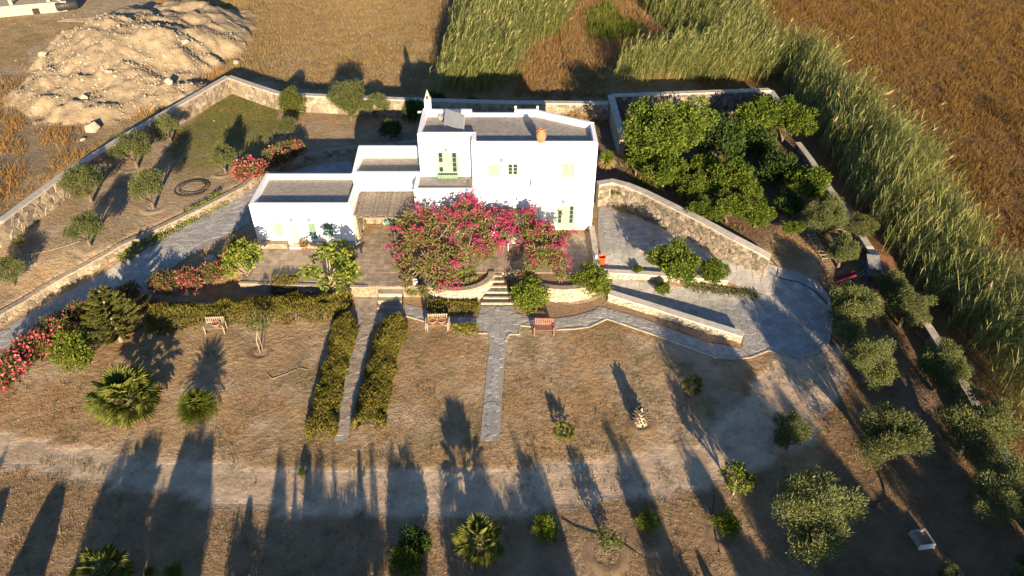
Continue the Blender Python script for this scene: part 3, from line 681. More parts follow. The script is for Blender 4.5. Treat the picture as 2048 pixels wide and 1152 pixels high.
for k in range(2):
    for r in range(3): MB().box(x0 + .1 + k * (x1 - x0 - .1) / 2, x0 + (k + 1) * (x1 - x0 - .1) / 2, YL + .06, YL + .079, z0 + .12 + r * (z1 - z0 - .15) / 3, z0 + (r + 1) * (z1 - z0 - .15) / 3).build('door_panel', 'cream_paint', dr)
MB().box(x0 + .06, x0 + .10, YL + .01, YL + .079, .95, 1.07).build('handle', 'metal', dr)
for a in ((583, 438, YL), (618, 438, YL)): lamp(*a)
MB().box(hd[0] - .15, hd[1] + .15, YL - .55, YL - .004, 0.002, .16).build('doorstep', 'white_coping', house)
MB().box(LX0 + .15, hd[0] - .3, YL - .5, YL - .004, 0.002, .42).build('stone_bench', 'stone', house)
MB().box(hd[1] + .3, LX1 - .1, YL - .45, YL - .004, 0.002, .34).build('stone_bench', 'stone', house)
# stone entry wall below the canopy, with green door
ew = stone_wall('entry_wall', 'warm stone entrance wall in the shade of the cane canopy', [(-11.28, 46.48, 0, 2.6), (-7.0, 46.48, 0, 2.6)], thick=.2, cap=None, cap_h=.0, mname='stone')
sw_ = stone_wall('entry_wall', 'stone side wall of the low wing beside the entrance', [(-11.19, 46.3, 0, 2.45), (-11.19, 43.6, 0, 2.45)][::-1], thick=.2, cap=None, cap_h=.0, mname='stone')
x, z = PY(783, 440, 46.3)
ed = MB().box(x - .5, x + .5, 46.20, 46.27, .02, 2.15).build('door', 'dark_green_paint', house)
MB().box(x - .62, x - .505, 46.17, 46.30, .02, 2.28).box(x + .505, x + .62, 46.17, 46.30, .02, 2.28).box(x - .505, x + .505, 46.17, 46.30, 2.152, 2.28).build('door_frame', 'cream_paint', ed)
for r in range(3): MB().box(x - .38, x + .38, 46.17, 46.198, .2 + r * .64, .72 + r * .64).build('door_panel', 'dark_green_paint', ed)
# cane canopy
pg = thing('cane_canopy', 'weathered cane canopy over the entrance between the two white wings', 'canopy', (-9.1, 45, 2.5))
cx0, cx1 = -11.2, -6.75
for k in range(46):
    x = cx0 + (cx1 - cx0) * (k + .5) / 46; MB().bar((x, 46.58, 2.70), (x, 43.6 + R.uniform(-.07, .07), 2.42), .093, .03).build('cane', 'cane', pg)
for k in range(6):
    t = (k + .5) / 6; y = 46.58 - 2.9 * t; MB().bar((cx0 - .02, y, 2.73 - .28 * t), (cx1, y, 2.73 - .28 * t), .04, .02).build('batten', 'cane', pg)
for k in range(5):
    x = cx0 + .1 + (cx1 - cx0 - .2) * k / 4; MB().bar((x, 46.5, 2.61), (x, 43.7, 2.34), .09, .12).build('rafter', 'bark', pg)
MB().bar((cx0, 43.75, 2.24), (cx1, 43.75, 2.24), .12, .12).build('beam', 'bark', pg)
MB().tube([(cx1 - .1, 43.75, 0), (cx1 - .1, 43.75, 2.2)], .08, 8).build('post', 'bark', pg)
# chimney, finials, roof edge trims
ch = MB(); x, y = -6.3, 51.2
ch.box(x - .24, x + .24, y - .24, y + .24, ZR, 7.95); cho = ch.build('chimney', 'plaster', house)
MB().add([(x - .22, y - .22, 7.95), (x + .22, y - .22, 7.95), (x + .22, y + .22, 7.95), (x - .22, y + .22, 7.95), (x, y, 8.65)], [(0, 1, 4), (1, 2, 4), (2, 3, 4), (3, 0, 4)]).build('chimney_cap', 'coping', cho)
MB().box(x - .07, x + .07, y - .25, y - .18, 7.97, 8.2).build('smoke_opening', 'dark_gap', cho)
MB().bar((-6.5, 50.8, 7.1), (-7.05, 50.7, 7.08), .12, .1).build('rain_spout', 'plaster', house)
for px_ in (1031, 1075):
    x, z = PY(px_, 222, 50.7); MB().lathe([(.06, 0), (.05, .14), (.10, .17), (.09, .28), (0, .33)], 8, (x, 50.75, 7.24)).build('finial', 'white_paint', house)
MB().tube([(PY(1074, 300, YB)[0], YB - .03, 7.0), (PY(1074, 300, YB)[0], YB - .03, 4.1)], .02, 5).build('drain_pipe', 'metal', house)
# jar on the parapet
jx_, _ = PY(1082, 287, 45.63)
jar = thing('clay_jar', 'round orange clay jar standing on the front roof parapet', 'jar', (jx_, 45.66, 7.17))
link('jar_body', MB().lathe([(.0, 0), (.18, 0), (.30, .18), (.37, .42), (.34, .66), (.20, .84), (.15, .90)], 18).mesh('jar_body', 'jar_clay', True), jar)
link('jar_rim', MB().lathe([(.14, .88), (.21, .93), (.20, .99), (.14, .97), (.12, .86)], 18).mesh('jar_rim', 'jar_clay', True), jar)
for s_ in (-1, 1): link('handle', MB().tube([(s_ * .17, 0, .88), (s_ * .30, 0, .90), (s_ * .33, 0, .76), (s_ * .27, 0, .72)], .03, 6).mesh('handle', 'jar_clay', True), jar)
# solar panel
fl, fr_, bl, br = [Vector(PZ(*a)) for a in ((887, 248, 7.0), (927, 261, 7.0), (891, 217, 7.8), (929, 229, 7.8))]
sol = thing('solar_panel', 'tilted grey solar water heater panel on the tower roof', 'solar panel', ((fl + br) / 2))
nn = (fr_ - fl).cross(bl - fl).normalized()
def quadslab(a, b_, c, d, up, dn):
    return MB().add([a + nn * dn, b_ + nn * dn, c + nn * dn, d + nn * dn, a + nn * up, b_ + nn * up, c + nn * up, d + nn * up], [(0, 3, 2, 1), (4, 5, 6, 7), (0, 1, 5, 4), (1, 2, 6, 5), (2, 3, 7, 6), (3, 0, 4, 7)])
quadslab(fl, fr_, br, bl, 0, -.09).build('frame', 'metal', sol)
for t0, t1 in ((.03, .485), (.515, .97)):
    a, b_ = fl.lerp(bl, t0), fr_.lerp(br, t0); c, d = fr_.lerp(br, t1), fl.lerp(bl, t1); e = .03
    quadslab(a.lerp(b_, e), b_.lerp(a, e), c.lerp(d, e), d.lerp(c, e), .012, .002).build('collector', 'panel', sol)
lg = MB()
for p in (fl, fr_, bl, br):
    c = (fl + br) / 2; p2 = p.lerp(c, .12); lg.tube([(p2.x, p2.y, ZR + .03), (p2.x, p2.y, p2.z - .08)], .025, 5)
lg.build('support', 'metal', sol)
tk = PZ(886, 236, 7.0); tk_o = MB().tube([(tk[0] - .2, tk[1] + .1, 6.95), (tk[0] + .15, tk[1] + .9, 6.95)], .2, 10).build('roof_tank', 'metal', None); tag(tk_o, 'small metal tank lying behind the solar panel', 'tank')

# ------------------------------------------------------------------ plants: leaf clouds, trunks, prototypes
def unit(v): return v / (np.linalg.norm(v, axis=-1, keepdims=True) + 1e-9)
def leafquads(pos, ax, L, Wd, rng):
    N = len(pos); sd_ = unit(np.cross(ax, rng.normal(size=(N, 3)))); L = np.broadcast_to(L, (N,))[:, None]; Wd = np.broadcast_to(Wd, (N,))[:, None]
    m = pos + ax * L * .45
    V = np.stack([pos, m + sd_ * Wd / 2, pos + ax * L, m - sd_ * Wd / 2], 1).reshape(-1, 3)
    return V, np.arange(4 * N).reshape(-1, 4)
def cloud(rng, cen, rr, n, L, Wd, up=.4, wind=(.25, .1, 0), shell=.55, out=.8, ns=.6):
    cen = np.asarray(cen); rr = np.asarray(rr); w = rr ** 2 / (rr ** 2).sum(); ix = rng.choice(len(cen), n, p=w)
    d = unit(rng.normal(size=(n, 3))); pos = cen[ix] + d * (rr[ix] * (shell + (1 - shell) * rng.random(n)))[:, None]
    ax = unit(d * out + np.array([0, 0, up]) + np.array(wind) + rng.normal(size=(n, 3)) * ns)
    sc = rng.uniform(.65, 1.25, n); return leafquads(pos, ax, L * sc, Wd * sc, rng)
def clumps(rng, K, k, ell=(1, 1, .8), r=(.26, .42), lo=.35, hi=.8, low=-.75):
    d = unit(rng.normal(size=(K * 3, 3))); d = d[d[:, 2] > low][:K]
    c = d * rng.uniform(lo, hi, len(d))[:, None] * np.array(ell) * rng.uniform(.86, 1.12, 3); c[:, 2] += k
    return c, rng.uniform(*r, len(c))
def limbs(rng, cen, k, tr=.09, nl=7, base=(0, 0), split=.35, lean=.08):
    mb = MB(); fx, fy = rng.normal(0, lean, 2); f = (fx, fy, k * split)
    mb.tube([(base[0], base[1], -.25), (base[0] + fx * .4, base[1] + fy * .4, k * split * .5), f], [tr * 1.25, tr, tr * .8], 7)
    for i in rng.choice(len(cen), min(nl, len(cen)), replace=False):
        c = cen[i]; mid_ = (f[0] + (c[0] - f[0]) * .5 + rng.normal(0, .05), f[1] + (c[1] - f[1]) * .5 + rng.normal(0, .05), f[2] + (c[2] - f[2]) * .45)
        mb.tube([f, mid_, tuple(c)], [tr * .6, tr * .38, tr * .12], 5)
    return mb
PROTO = {}
def proto(kind, variants, k, leaf, trunk='bark', K=26, n=3000, L=.12, Wd=.035, ell=(1, 1, .8), r=(.26, .42), lo=.35, hi=.8, low=-.75, up=.4, wind=(.25, .12, 0), tr=.09, nl=7, split=.35, shell=.5, flower=None, nf=0, fL=.1, fW=.09, ns=.6, seed=1, out=.8, f2=None, nf2=0):
    lst = []
    for v in range(variants):
        rng = np.random.default_rng(seed * 100 + v + len(kind)); cen, rr = clumps(rng, K, k, ell, r, lo, hi, low)
        cr = npmesh('crown', *cloud(rng, cen, rr, n, L, Wd, up, wind, shell, out, ns), leaf)
        t = limbs(rng, cen, k, tr, nl, split=split).mesh('trunk', trunk, True); fl_ = None; f2_ = None
        if flower:
            V, Q = cloud(rng, cen, rr * 1.06, nf, fL, fW, .5, wind, .85, .6, .9); fl_ = npmesh('flowers', V, Q, flower)
        if f2:
            V, Q = cloud(rng, cen, rr * 1.03, nf2, fL, fW, .5, wind, .8, .6, .9); f2_ = npmesh('faded_flowers', V, Q, f2)
        lst.append((t, cr, fl_, f2_))
    PROTO[kind] = (lst, k)
proto('olive_big', 4, 1.02, 'olive_leaf', K=46, n=24000, L=.066, Wd=.018, ell=(1, 1, .9), r=(.15, .33), lo=.36, hi=.84, low=-.7, up=.55, wind=(.5, .35, 0), tr=.085, shell=.3, ns=.45)
proto('olive', 4, 1.1, 'olive_leaf', K=26, n=10000, L=.095, Wd=.025, ell=(1, 1, .85), r=(.16, .38), lo=.35, hi=.78, low=-.6, up=.6, wind=(.35, .2, 0), tr=.085, shell=.35)
proto('thin', 3, 1.15, 'olive_leaf', K=15, n=1100, L=.2, Wd=.06, ell=(1, 1, .9), r=(.2, .36), lo=.4, hi=.85, up=.5, tr=.05, shell=.2, nl=12)
proto('round', 2, 1.0, 'round_leaf', K=42, n=8000, L=.1, Wd=.032, ell=(1, 1, 1.05), r=(.25, .36), lo=.55, hi=.74, low=-.8, up=.3, tr=.07, shell=.5)
proto('citrus', 5, 1.0, 'citrus_leaf', K=30, n=8000, L=.11, Wd=.055, ell=(1, 1, .75), r=(.16, .34), lo=.35, hi=.85, low=-.5, up=.2, tr=.06, shell=.4)
proto('citrus_big', 2, .9, 'citrus_leaf', K=50, n=19000, L=.062, Wd=.036, ell=(1, 1, .72), r=(.14, .27), lo=.4, hi=.9, low=-.5, up=.2, tr=.05, shell=.4)
proto('fig', 3, 1.0, 'fig_leaf', 'pale_bark', K=30, n=1700, L=.12, Wd=.085, ell=(1, 1, .75), r=(.13, .24), lo=.45, hi=.9, low=-.35, up=.25, tr=.055, nl=14, shell=.3)
proto('bush', 3, .62, 'bush_leaf', K=26, n=4600, L=.12, Wd=.05, ell=(1, 1, .72), r=(.25, .4), lo=.3, hi=.75, low=-.4, up=.5, tr=.05, split=.2)
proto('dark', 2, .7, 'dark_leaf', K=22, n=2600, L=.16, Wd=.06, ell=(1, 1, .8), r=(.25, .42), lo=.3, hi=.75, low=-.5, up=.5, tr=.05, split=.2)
proto('oleander', 4, .72, 'oleander_leaf', K=26, n=3600, L=.2, Wd=.042, ell=(1, 1, .72), r=(.24, .4), lo=.3, hi=.8, low=-.35, up=.8, tr=.04, split=.15, flower='pink_flower', nf=420, fL=.12, fW=.11)
proto('oleander_rich', 3, .72, 'oleander_leaf', K=26, n=3000, L=.2, Wd=.042, ell=(1, 1, .72), r=(.24, .4), lo=.3, hi=.8, low=-.35, up=.8, tr=.04, split=.15, flower='pink_flower', nf=900, fL=.12, fW=.11)
BIG = {'olive_big': 1.09, 'citrus': 1.15, 'citrus_big': 1.08, 'dark': 1.05}
def where(px_, py_, rpx, k, f=None):
    r = rpx * 50 / F
    for _ in range(4):
        p = G(px_, py_, k * r, f); dpt = p[1] * cp - (p[2] - CAMZ) * sp; r = rpx * dpt / F
    return (p[0], p[1], h1(p[0], p[1])), r
_cnt = {}
def plant(name, label, cat, kind, px_, py_, rpx, group=None, sz=1.0, leaf='crown', rot=None):
    lst, k = PROTO[kind]; i = _cnt.get(kind, 0); _cnt[kind] = i + 1; t, cr, fl_, f2_ = lst[i % len(lst)]
    b, r = where(px_, py_, rpx * BIG.get(kind, 1), k * sz)
    o = thing(name, label, cat, b, rot if rot is not None else R.uniform(-.9, .9), group, (r, r, r * sz))
    link('trunk', t, o); link(leaf, cr, o)
    if fl_: link('flowers', fl_, o)['kind'] = 'stuff'
    if f2_: link('faded_flowers', f2_, o)
    return o
OLG = 'young olive trees in the walled upper garden'
for a in [('small olive tree tucked against the boundary wall on the green lawn', 333, 255, 29), ('bushy olive tree between the boundary wall and the green lawn', 260, 295, 42), ('grey green olive tree above the coiled hose', 443, 312, 34),
          ('broad olive tree close below the long boundary wall', 165, 363, 45), ('low spreading olive tree left of the coiled hose', 293, 377, 43), ('forked olive tree by the low retaining wall', 165, 456, 40),
          ('tiny olive sapling at the foot of the boundary wall', 36, 482, 15), ('olive tree cut by the left border of the photo', 12, 540, 37)]:
    plant('olive_tree', a[0], 'olive tree', 'olive', *a[1:], group=OLG)
plant('round_tree', 'dense round clipped tree in front of the rear stone wall', 'tree', 'round', 585, 206, 32)
plant('round_shrub', 'small bright shrub below the round tree', 'shrub', 'olive', 572, 256, 25)
plant('olive_tree', 'wide two lobed olive tree at the rear stone wall', 'olive tree', 'olive_big', 695, 198, 46, sz=.9)
plant('olive_tree', 'low right hand companion of the wide olive at the rear wall', 'olive tree', 'olive', 748, 208, 32, sz=.8)
for a in [('dark evergreen bush in shade behind the annex roof', 780, 262, 26), ('dark evergreen bush in shade beside the chimney', 828, 226, 26), ('dark ivy bush on the rear wall behind the tower', 870, 205, 24), ('dark ivy bush on the rear wall behind the solar panel', 945, 214, 20)]:
    plant('evergreen_bush', a[0], 'bush', 'dark', *a[1:])
ORG = 'olive trees of the right hand grove'
for a in [('pale olive tree growing against the reeds above the ladder', 1655, 432, 46, 'olive_big'), ('small olive tree behind the wooden ladder', 1688, 500, 40, 'olive'), ('leaning olive tree beside the garden fort roof', 1722, 452, 32, 'olive'), ('large olive tree at the right edge of the paved forecourt', 1708, 612, 58, 'olive_big'),
          ('olive tree right of the large forecourt olive by the block wall', 1815, 612, 50, 'olive_big'), ('tall olive tree below the forecourt with a dark lower left side', 1742, 722, 56, 'olive_big'), ('olive tree leaning over the block wall', 1885, 735, 56, 'olive_big'),
          ('compact round olive tree alone on the lit dirt', 1583, 866, 44, 'olive'), ('large leafy olive tree above the planter box', 1785, 872, 76, 'olive_big'), ('wide olive tree against the reeds at the right border', 1955, 850, 76, 'olive_big'),
          ('biggest olive tree at the lower right of the garden', 1630, 1030, 98, 'olive_big'), ('olive tree cut by the right border beside the lowest reeds', 2015, 985, 72, 'olive_big'), ('small olive shrub at the bottom border below the planter box', 1893, 1150, 30, 'olive'),
          ('dark olive tree in the lower right corner', 2060, 1150, 45, 'olive'), ('shaded olive tree above the tall forecourt olive', 1700, 665, 40, 'olive'), ('small olive bush right of the garden fort', 1785, 572, 34, 'olive')]:
    plant('olive_tree', a[0], 'olive tree', a[4], *a[1:4], group=ORG)
plant('fig_tree', 'small irregular broad leaved tree beside the dirt track', 'tree', 'fig', 1475, 960, 40, sz=1.2)
FG = 'young shrubs along the near side of the dirt track'
for a in [('two toned shrub right of the near fan palm', 1085, 1056, 34, 'bush'), ('sparse grey shrub in its own watering basin', 1214, 1085, 34, 'thin'), ('yellow green shrub above a round watering basin', 1297, 1046, 28, 'bush'), ('yellow green shrub with a thin hose beside the tall leafy tree', 1452, 1044, 32, 'bush'),
          ('dark shrub left of the near fan palm', 826, 1085, 38, 'dark'), ('sparse grey shrub just left of the near fan palm', 848, 1078, 24, 'thin'), ('yellow green shrub at the bottom border left of the near fan palm', 805, 1125, 42, 'bush'), ('small pale sprout at the bottom border', 299, 1146, 12, 'bush'), ('small green shrub at the bottom border', 348, 1143, 22, 'bush'), ('low dark weed shrub on the track beside the shadow stripes', 606, 945, 11, 'dark')]:
    plant('garden_shrub', a[0], 'shrub', a[4], *a[1:4], group=FG)
plant('evergreen_bush', 'bright yellow green rounded bush beside the pink oleanders', 'bush', 'bush', 141, 706, 50, sz=1.1)
for a in [('leafy fig tree spreading over the terrace edge in front of the low wing', 662, 540, 74, .85), ('pale branched fig tree at the left end of the terrace', 492, 520, 50, 1.1), ('bushy tree at the white wall of the courtyard', 1350, 525, 48, 1.05), ('smaller tree right of the courtyard tree on the white wall', 1425, 538, 32, 1.0)]:
    plant('fig_tree', a[0], 'tree', 'fig' if a[1] < 1000 else 'citrus', a[1], a[2], a[3], sz=a[4])
plant('garden_shrub', 'tiny sprout on the white wall right of the orange bucket', 'shrub', 'citrus', 1274, 540, 11)
plant('garden_shrub', 'small green shrub on the paved ramp below the courtyard tree', 'shrub', 'citrus', 1327, 578, 15)
plant('evergreen_bush', 'bright green bush right of the garden steps', 'bush', 'bush', 1062, 597, 46, sz=.95)
plant('evergreen_bush', 'brownish green bush at the end of the right planter', 'bush', 'bush', 1180, 560, 44)
plant('evergreen_bush', 'small bright bush under the left end of the bougainvillea', 'bush', 'bush', 820, 578, 20)
OG = 'oleander bushes with pink flowers'
for i, a in enumerate([('pink oleander at the left border below the driveway', 18, 735, 48, 1), ('pink oleander lowest in the row at the left border', 2, 772, 26, 1), ('pink oleander right of the border one, full of flowers', 66, 700, 46, 1), ('pink oleander behind the yellow green bush', 112, 662, 42, 0), ('dark pink oleander along the driveway left of the conifer', 160, 632, 38, 0), ('tall pink oleander behind the conifer', 252, 592, 34, 0), ('oleander with few flowers beside the conifer', 285, 612, 28, 0),
          ('leftmost oleander of the low hedge beside the driveway', 330, 568, 34, 0), ('middle oleander of the low hedge beside the driveway', 378, 560, 32, 1), ('right oleander of the low hedge beside the driveway', 424, 548, 32, 0), ('oleander with coral flowers at the left corner of the house', 472, 505, 34, 0), ('coral oleander on the retaining wall above the low wing', 502, 342, 36, 1), ('shaded oleander behind the low wing roof', 560, 318, 34, 0), ('shaded oleander right of the one behind the low wing', 588, 300, 26, 0)]):
    plant('oleander_bush', a[0], 'oleander', 'oleander_rich' if a[4] else 'oleander', *a[1:4], group=OG)
OC = 'fruit trees of the orchard'
for a in [('biggest fruit tree of the orchard below the grey wall', 1340, 262, 88, 'citrus_big', 1), ('darker fruit tree right of the biggest one', 1440, 285, 54, 'dark', 1.1), ('fruit tree in the far right corner of the orchard', 1512, 232, 48, 'citrus', 1), ('fruit tree against the reeds at the orchard corner', 1580, 238, 46, 'citrus', 1), ('low fruit tree at the left edge of the orchard', 1275, 322, 36, 'citrus', .8), ('low fruit tree below the biggest one', 1330, 345, 44, 'citrus', .8),
          ('small fruit tree near the curved wall top', 1390, 375, 38, 'citrus', .8), ('fruit tree in the middle of the orchard', 1455, 352, 46, 'citrus', .9), ('fruit tree near the low end of the curved wall', 1462, 412, 38, 'citrus', .9), ('outermost fruit tree above the wall end', 1515, 425, 34, 'citrus', .9), ('shaded fruit tree by the block wall', 1555, 345, 46, 'dark', .9), ('shaded fruit tree below the block wall gap', 1612, 370, 46, 'citrus', .8),
          ('sprawling vine hanging over the curved wall', 1236, 378, 20, 'citrus', .7), ('small lone sapling between the wall end and the ladder', 1590, 455, 20, 'citrus', .9), ('low leafy tree between the curved wall and the orchard middle', 1410, 420, 34, 'citrus', .8), ('shaded low tree in the orchard shadow', 1575, 405, 32, 'dark', .8), ('low fruit tree squeezed under the left side of the biggest one', 1290, 300, 34, 'citrus', .8), ('bright fruit tree between the dark one and the curved wall', 1400, 335, 38, 'citrus', .8), ('shaded fruit tree below the far right corner', 1520, 295, 40, 'dark', .9), ('leafy fruit tree behind the middle of the orchard', 1490, 385, 38, 'citrus', .8)]:
    plant('fruit_tree', a[0], 'fruit tree', a[4], *a[1:4], group=OC, sz=a[5])
# sapling on the lawn
b, r = where(515, 650, 22, 2.2)
o = thing('sapling', 'thin young tree on a slender pale trunk in the left lawn', 'sapling', G(521, 705))
bx, by, bz = o.location; tp = G(515, 652, 1.9)
link('trunk', MB().tube([(0, 0, -.1), (-.08, .05, .9), (tp[0] - bx, tp[1] - by, 1.9)], [.045, .035, .02], 6).mesh('trunk', 'pale_bark', True), o)
link('stake', MB().tube([(.15, .1, -.1), (.12, .12, 1.5)], .02, 5).mesh('stake', 'dead_wood'), o)
rng = np.random.default_rng(5); cc = rng.normal(0, .3, (9, 3)) + [tp[0] - bx, tp[1] - by, 2.1]
link('crown', npmesh('crown', *cloud(rng, cc, np.full(9, .3), 420, .2, .06, .3), 'olive_leaf'), o)

# conifer with tiers of drooping feathery branches
def conifer(label, px_, py_, h, rr):
    b = G(px_, py_); o = thing('conifer', label, 'conifer', b); rng = np.random.default_rng(8)
    link('trunk', MB().tube([(0, 0, -.2), (0, 0, h * .6), (0, 0, h)], [.16, .10, .03], 8).mesh('trunk', 'pale_bark', True), o)
    for t in range(9):
        z = h * (.14 + .8 * t / 8); L = rr * (1 - (t / 8) ** 1.5 * .75); nb = 10 if t < 6 else 7
        for k in range(nb):
            a = 2 * math.pi * (k + .5 * (t % 2)) / nb + rng.uniform(-.15, .15); d = np.array([math.cos(a), math.sin(a), 0]); s = np.linspace(.08, 1, 110)
            p = np.stack([d[0] * L * s, d[1] * L * s, z + L * (.12 * s + .32 * s * s)], 1); p = np.repeat(p, 4, 0)
            ax = unit(d * 1.0 + rng.normal(size=p.shape) * .5 + [0, 0, .3]); V, Q = leafquads(p + rng.normal(0, .035, p.shape), ax, .16, .035, rng)
            link('branch', npmesh('branch', V, Q, 'conifer_leaf'), o)
    return o
conifer('feathery conifer with upturned branch tiers beside the pink oleanders', 243, 682, 4.1, 1.75)

# palms
def fan_frond(L=.9, seg=17, blade=.62, seed=0):
    rng = random.Random(seed); mb = MB(); V = []; Fs = []
    w = .018; mb.add([(-w, 0, 0), (w, 0, 0), (w * .6, L, 0), (-w * .6, L, 0)], [(0, 1, 2, 3)])
    for i in range(seg):
        a = rad(-105 + 210 * i / (seg - 1)); c, s_ = math.sin(a), math.cos(a); l_ = blade * (1 - .25 * abs(a) / 1.9) * rng.uniform(.9, 1.08); hw = .055
        px_, py_ = math.cos(a), -math.sin(a); f = -.10 if i % 2 else .0
        tip = (c * l_, L + s_ * l_, -.18 * l_ * l_ - rng.uniform(0, .08))
        mid1 = (c * l_ * .55 + px_ * hw, L + s_ * l_ * .55 + py_ * hw, .015); mid2 = (c * l_ * .55 - px_ * hw, L + s_ * l_ * .55 - py_ * hw, -.025)
        mb.add([(0, L, 0), mid1, tip, mid2], [(0, 1, 2), (0, 2, 3)])
    return mb
FR = [fan_frond(seed=i).mesh('frond', 'palm_leaf') for i in range(4)]
FRD = [fan_frond(seed=9 + i).mesh('dry_frond', 'dry_palm_leaf') for i in range(2)]
def fan_palm(label, px_, py_, rpx, n=46, trunk=.9, dry=10, group=None, kk=.8):
    b, r = where(px_, py_, rpx, kk); o = thing('fan_palm', label, 'palm', b, R.uniform(0, 6), group, (r, r, r)); hz = trunk * .6
    link('trunk', MB().tube([(0, 0, -.2), (0, 0, hz * .6), (0, 0, hz)], [.17, .14, .12], 9).mesh('trunk', 'dead_wood', True), o)
    for i in range(n):
        t = (i + .5) / n; el = rad(82 - 105 * t + R.uniform(-8, 8)); az = i * 2.39996 + R.uniform(-.2, .2); s_ = R.uniform(.55, .72)
        e = link('frond', R.choice(FR), o, (0, 0, hz), (el, R.uniform(-.3, .3), az), (s_, s_, s_))
    for i in range(dry):
        az = R.uniform(0, 6.28); link('dry_frond', R.choice(FRD), o, (0, 0, hz * .9), (rad(R.uniform(-60, -35)), 0, az), (.5, .5, .5))
    return o
PG = 'fan palms on the lawn'
fan_palm('large shaggy fan palm on the left lawn', 246, 786, 74, 64, .9, 8, PG)
fan_palm('fan palm with dry skirt at the bottom centre of the photo', 960, 1080, 60, 36, 1.5, 12, PG, 1.05)
fan_palm('fan palm cut by the bottom border at the lower left', 202, 1140, 60, 44, 1.0, 6, PG)
fan_palm('small dwarf fan palm right of the straight path', 1130, 855, 24, 26, .5, 3, PG)
fan_palm('small dwarf fan palm in the shadow below the forecourt path', 1386, 765, 24, 22, .7, 2, PG)
def cycad_frond(seed):
    rng = random.Random(seed); mb = MB()
    pt = lambda t: (0, t, .42 * t - .62 * t * t)
    for i in range(24):
        t = .15 + .85 * i / 23; p = pt(t); l_ = .17 * math.sin(math.pi * min(1, .15 + t * .85)) + .03
        for s_ in (-1, 1): mb.add([p, (s_ * l_ * .5, p[1] + .05, p[2] + .045), (s_ * l_, p[1] + .075, p[2] + .02), (s_ * l_ * .5, p[1] + .015, p[2] + .035)], [(0, 1, 2, 3)])
    return mb.mesh('frond', 'cycad_leaf')
CY = [cycad_frond(i) for i in range(3)]
def cycad(label, px_, py_, rpx, n=150):
    b, r = where(px_, py_, rpx, .55); o = thing('cycad', label, 'cycad', b, 0, None, (r, r, r))
    link('trunk', MB().tube([(0, 0, -.2), (0, 0, .35)], [.22, .2], 9).mesh('trunk', 'dead_wood', True), o)
    for i in range(n):
        t = (i + .5) / n; link('frond', R.choice(CY), o, (0, 0, .42), (rad(85 - 120 * t), R.uniform(-.2, .2), i * 2.39996), (1.15,) * 3)
cycad('dense round cycad on the left lawn', 393, 814, 36)
# dead palm stump
b = G(1280, 845); o = thing('palm_stump', 'cone shaped dry palm stump with cut leaf bases on the right lawn', 'stump', b)
link('trunk', MB().lathe([(.42, -.1), (.38, .3), (.26, .7), (.12, 1.05), (0, 1.2)], 12).mesh('trunk', 'dead_wood', True), o)
bs = MB().bar((0, .0, 0), (0, .22, .13), .10, .05).mesh('leaf_base', 'bark')
for i in range(70):
    t = i / 70; z = .05 + .95 * t; rr = .40 - .30 * t; a = i * 2.39996
    link('leaf_base', bs, o, (rr * math.sin(-a) * .85, rr * math.cos(a) * .85, z), (R.uniform(0, .4), 0, a), (1, R.uniform(.8, 1.3), 1))
# yucca by the house corner
b = G(1212, 345); o = thing('yucca', 'yucca with dry straw skirt at the right corner of the house', 'yucca', b)
rng = np.random.default_rng(3); link('trunk', MB().tube([(0, 0, -.2), (0, .05, 1.1)], [.16, .1], 7).mesh('trunk', 'dead_wood', True), o)
d = unit(rng.normal(size=(260, 3)) + [0, 0, .5]); link('crown', npmesh('crown', *leafquads(np.zeros((260, 3)) + [0, .05, 1.25], d, .75, .06, rng), 'bush_leaf'), o)
d = unit(rng.normal(size=(260, 3)) * [1, 1, .4] + [0, 0, -.8]); link('dry_skirt', npmesh('dry_skirt', *leafquads(np.zeros((260, 3)) + [0, .05, 1.15], d, .95, .06, rng), 'dry_palm_leaf'), o)

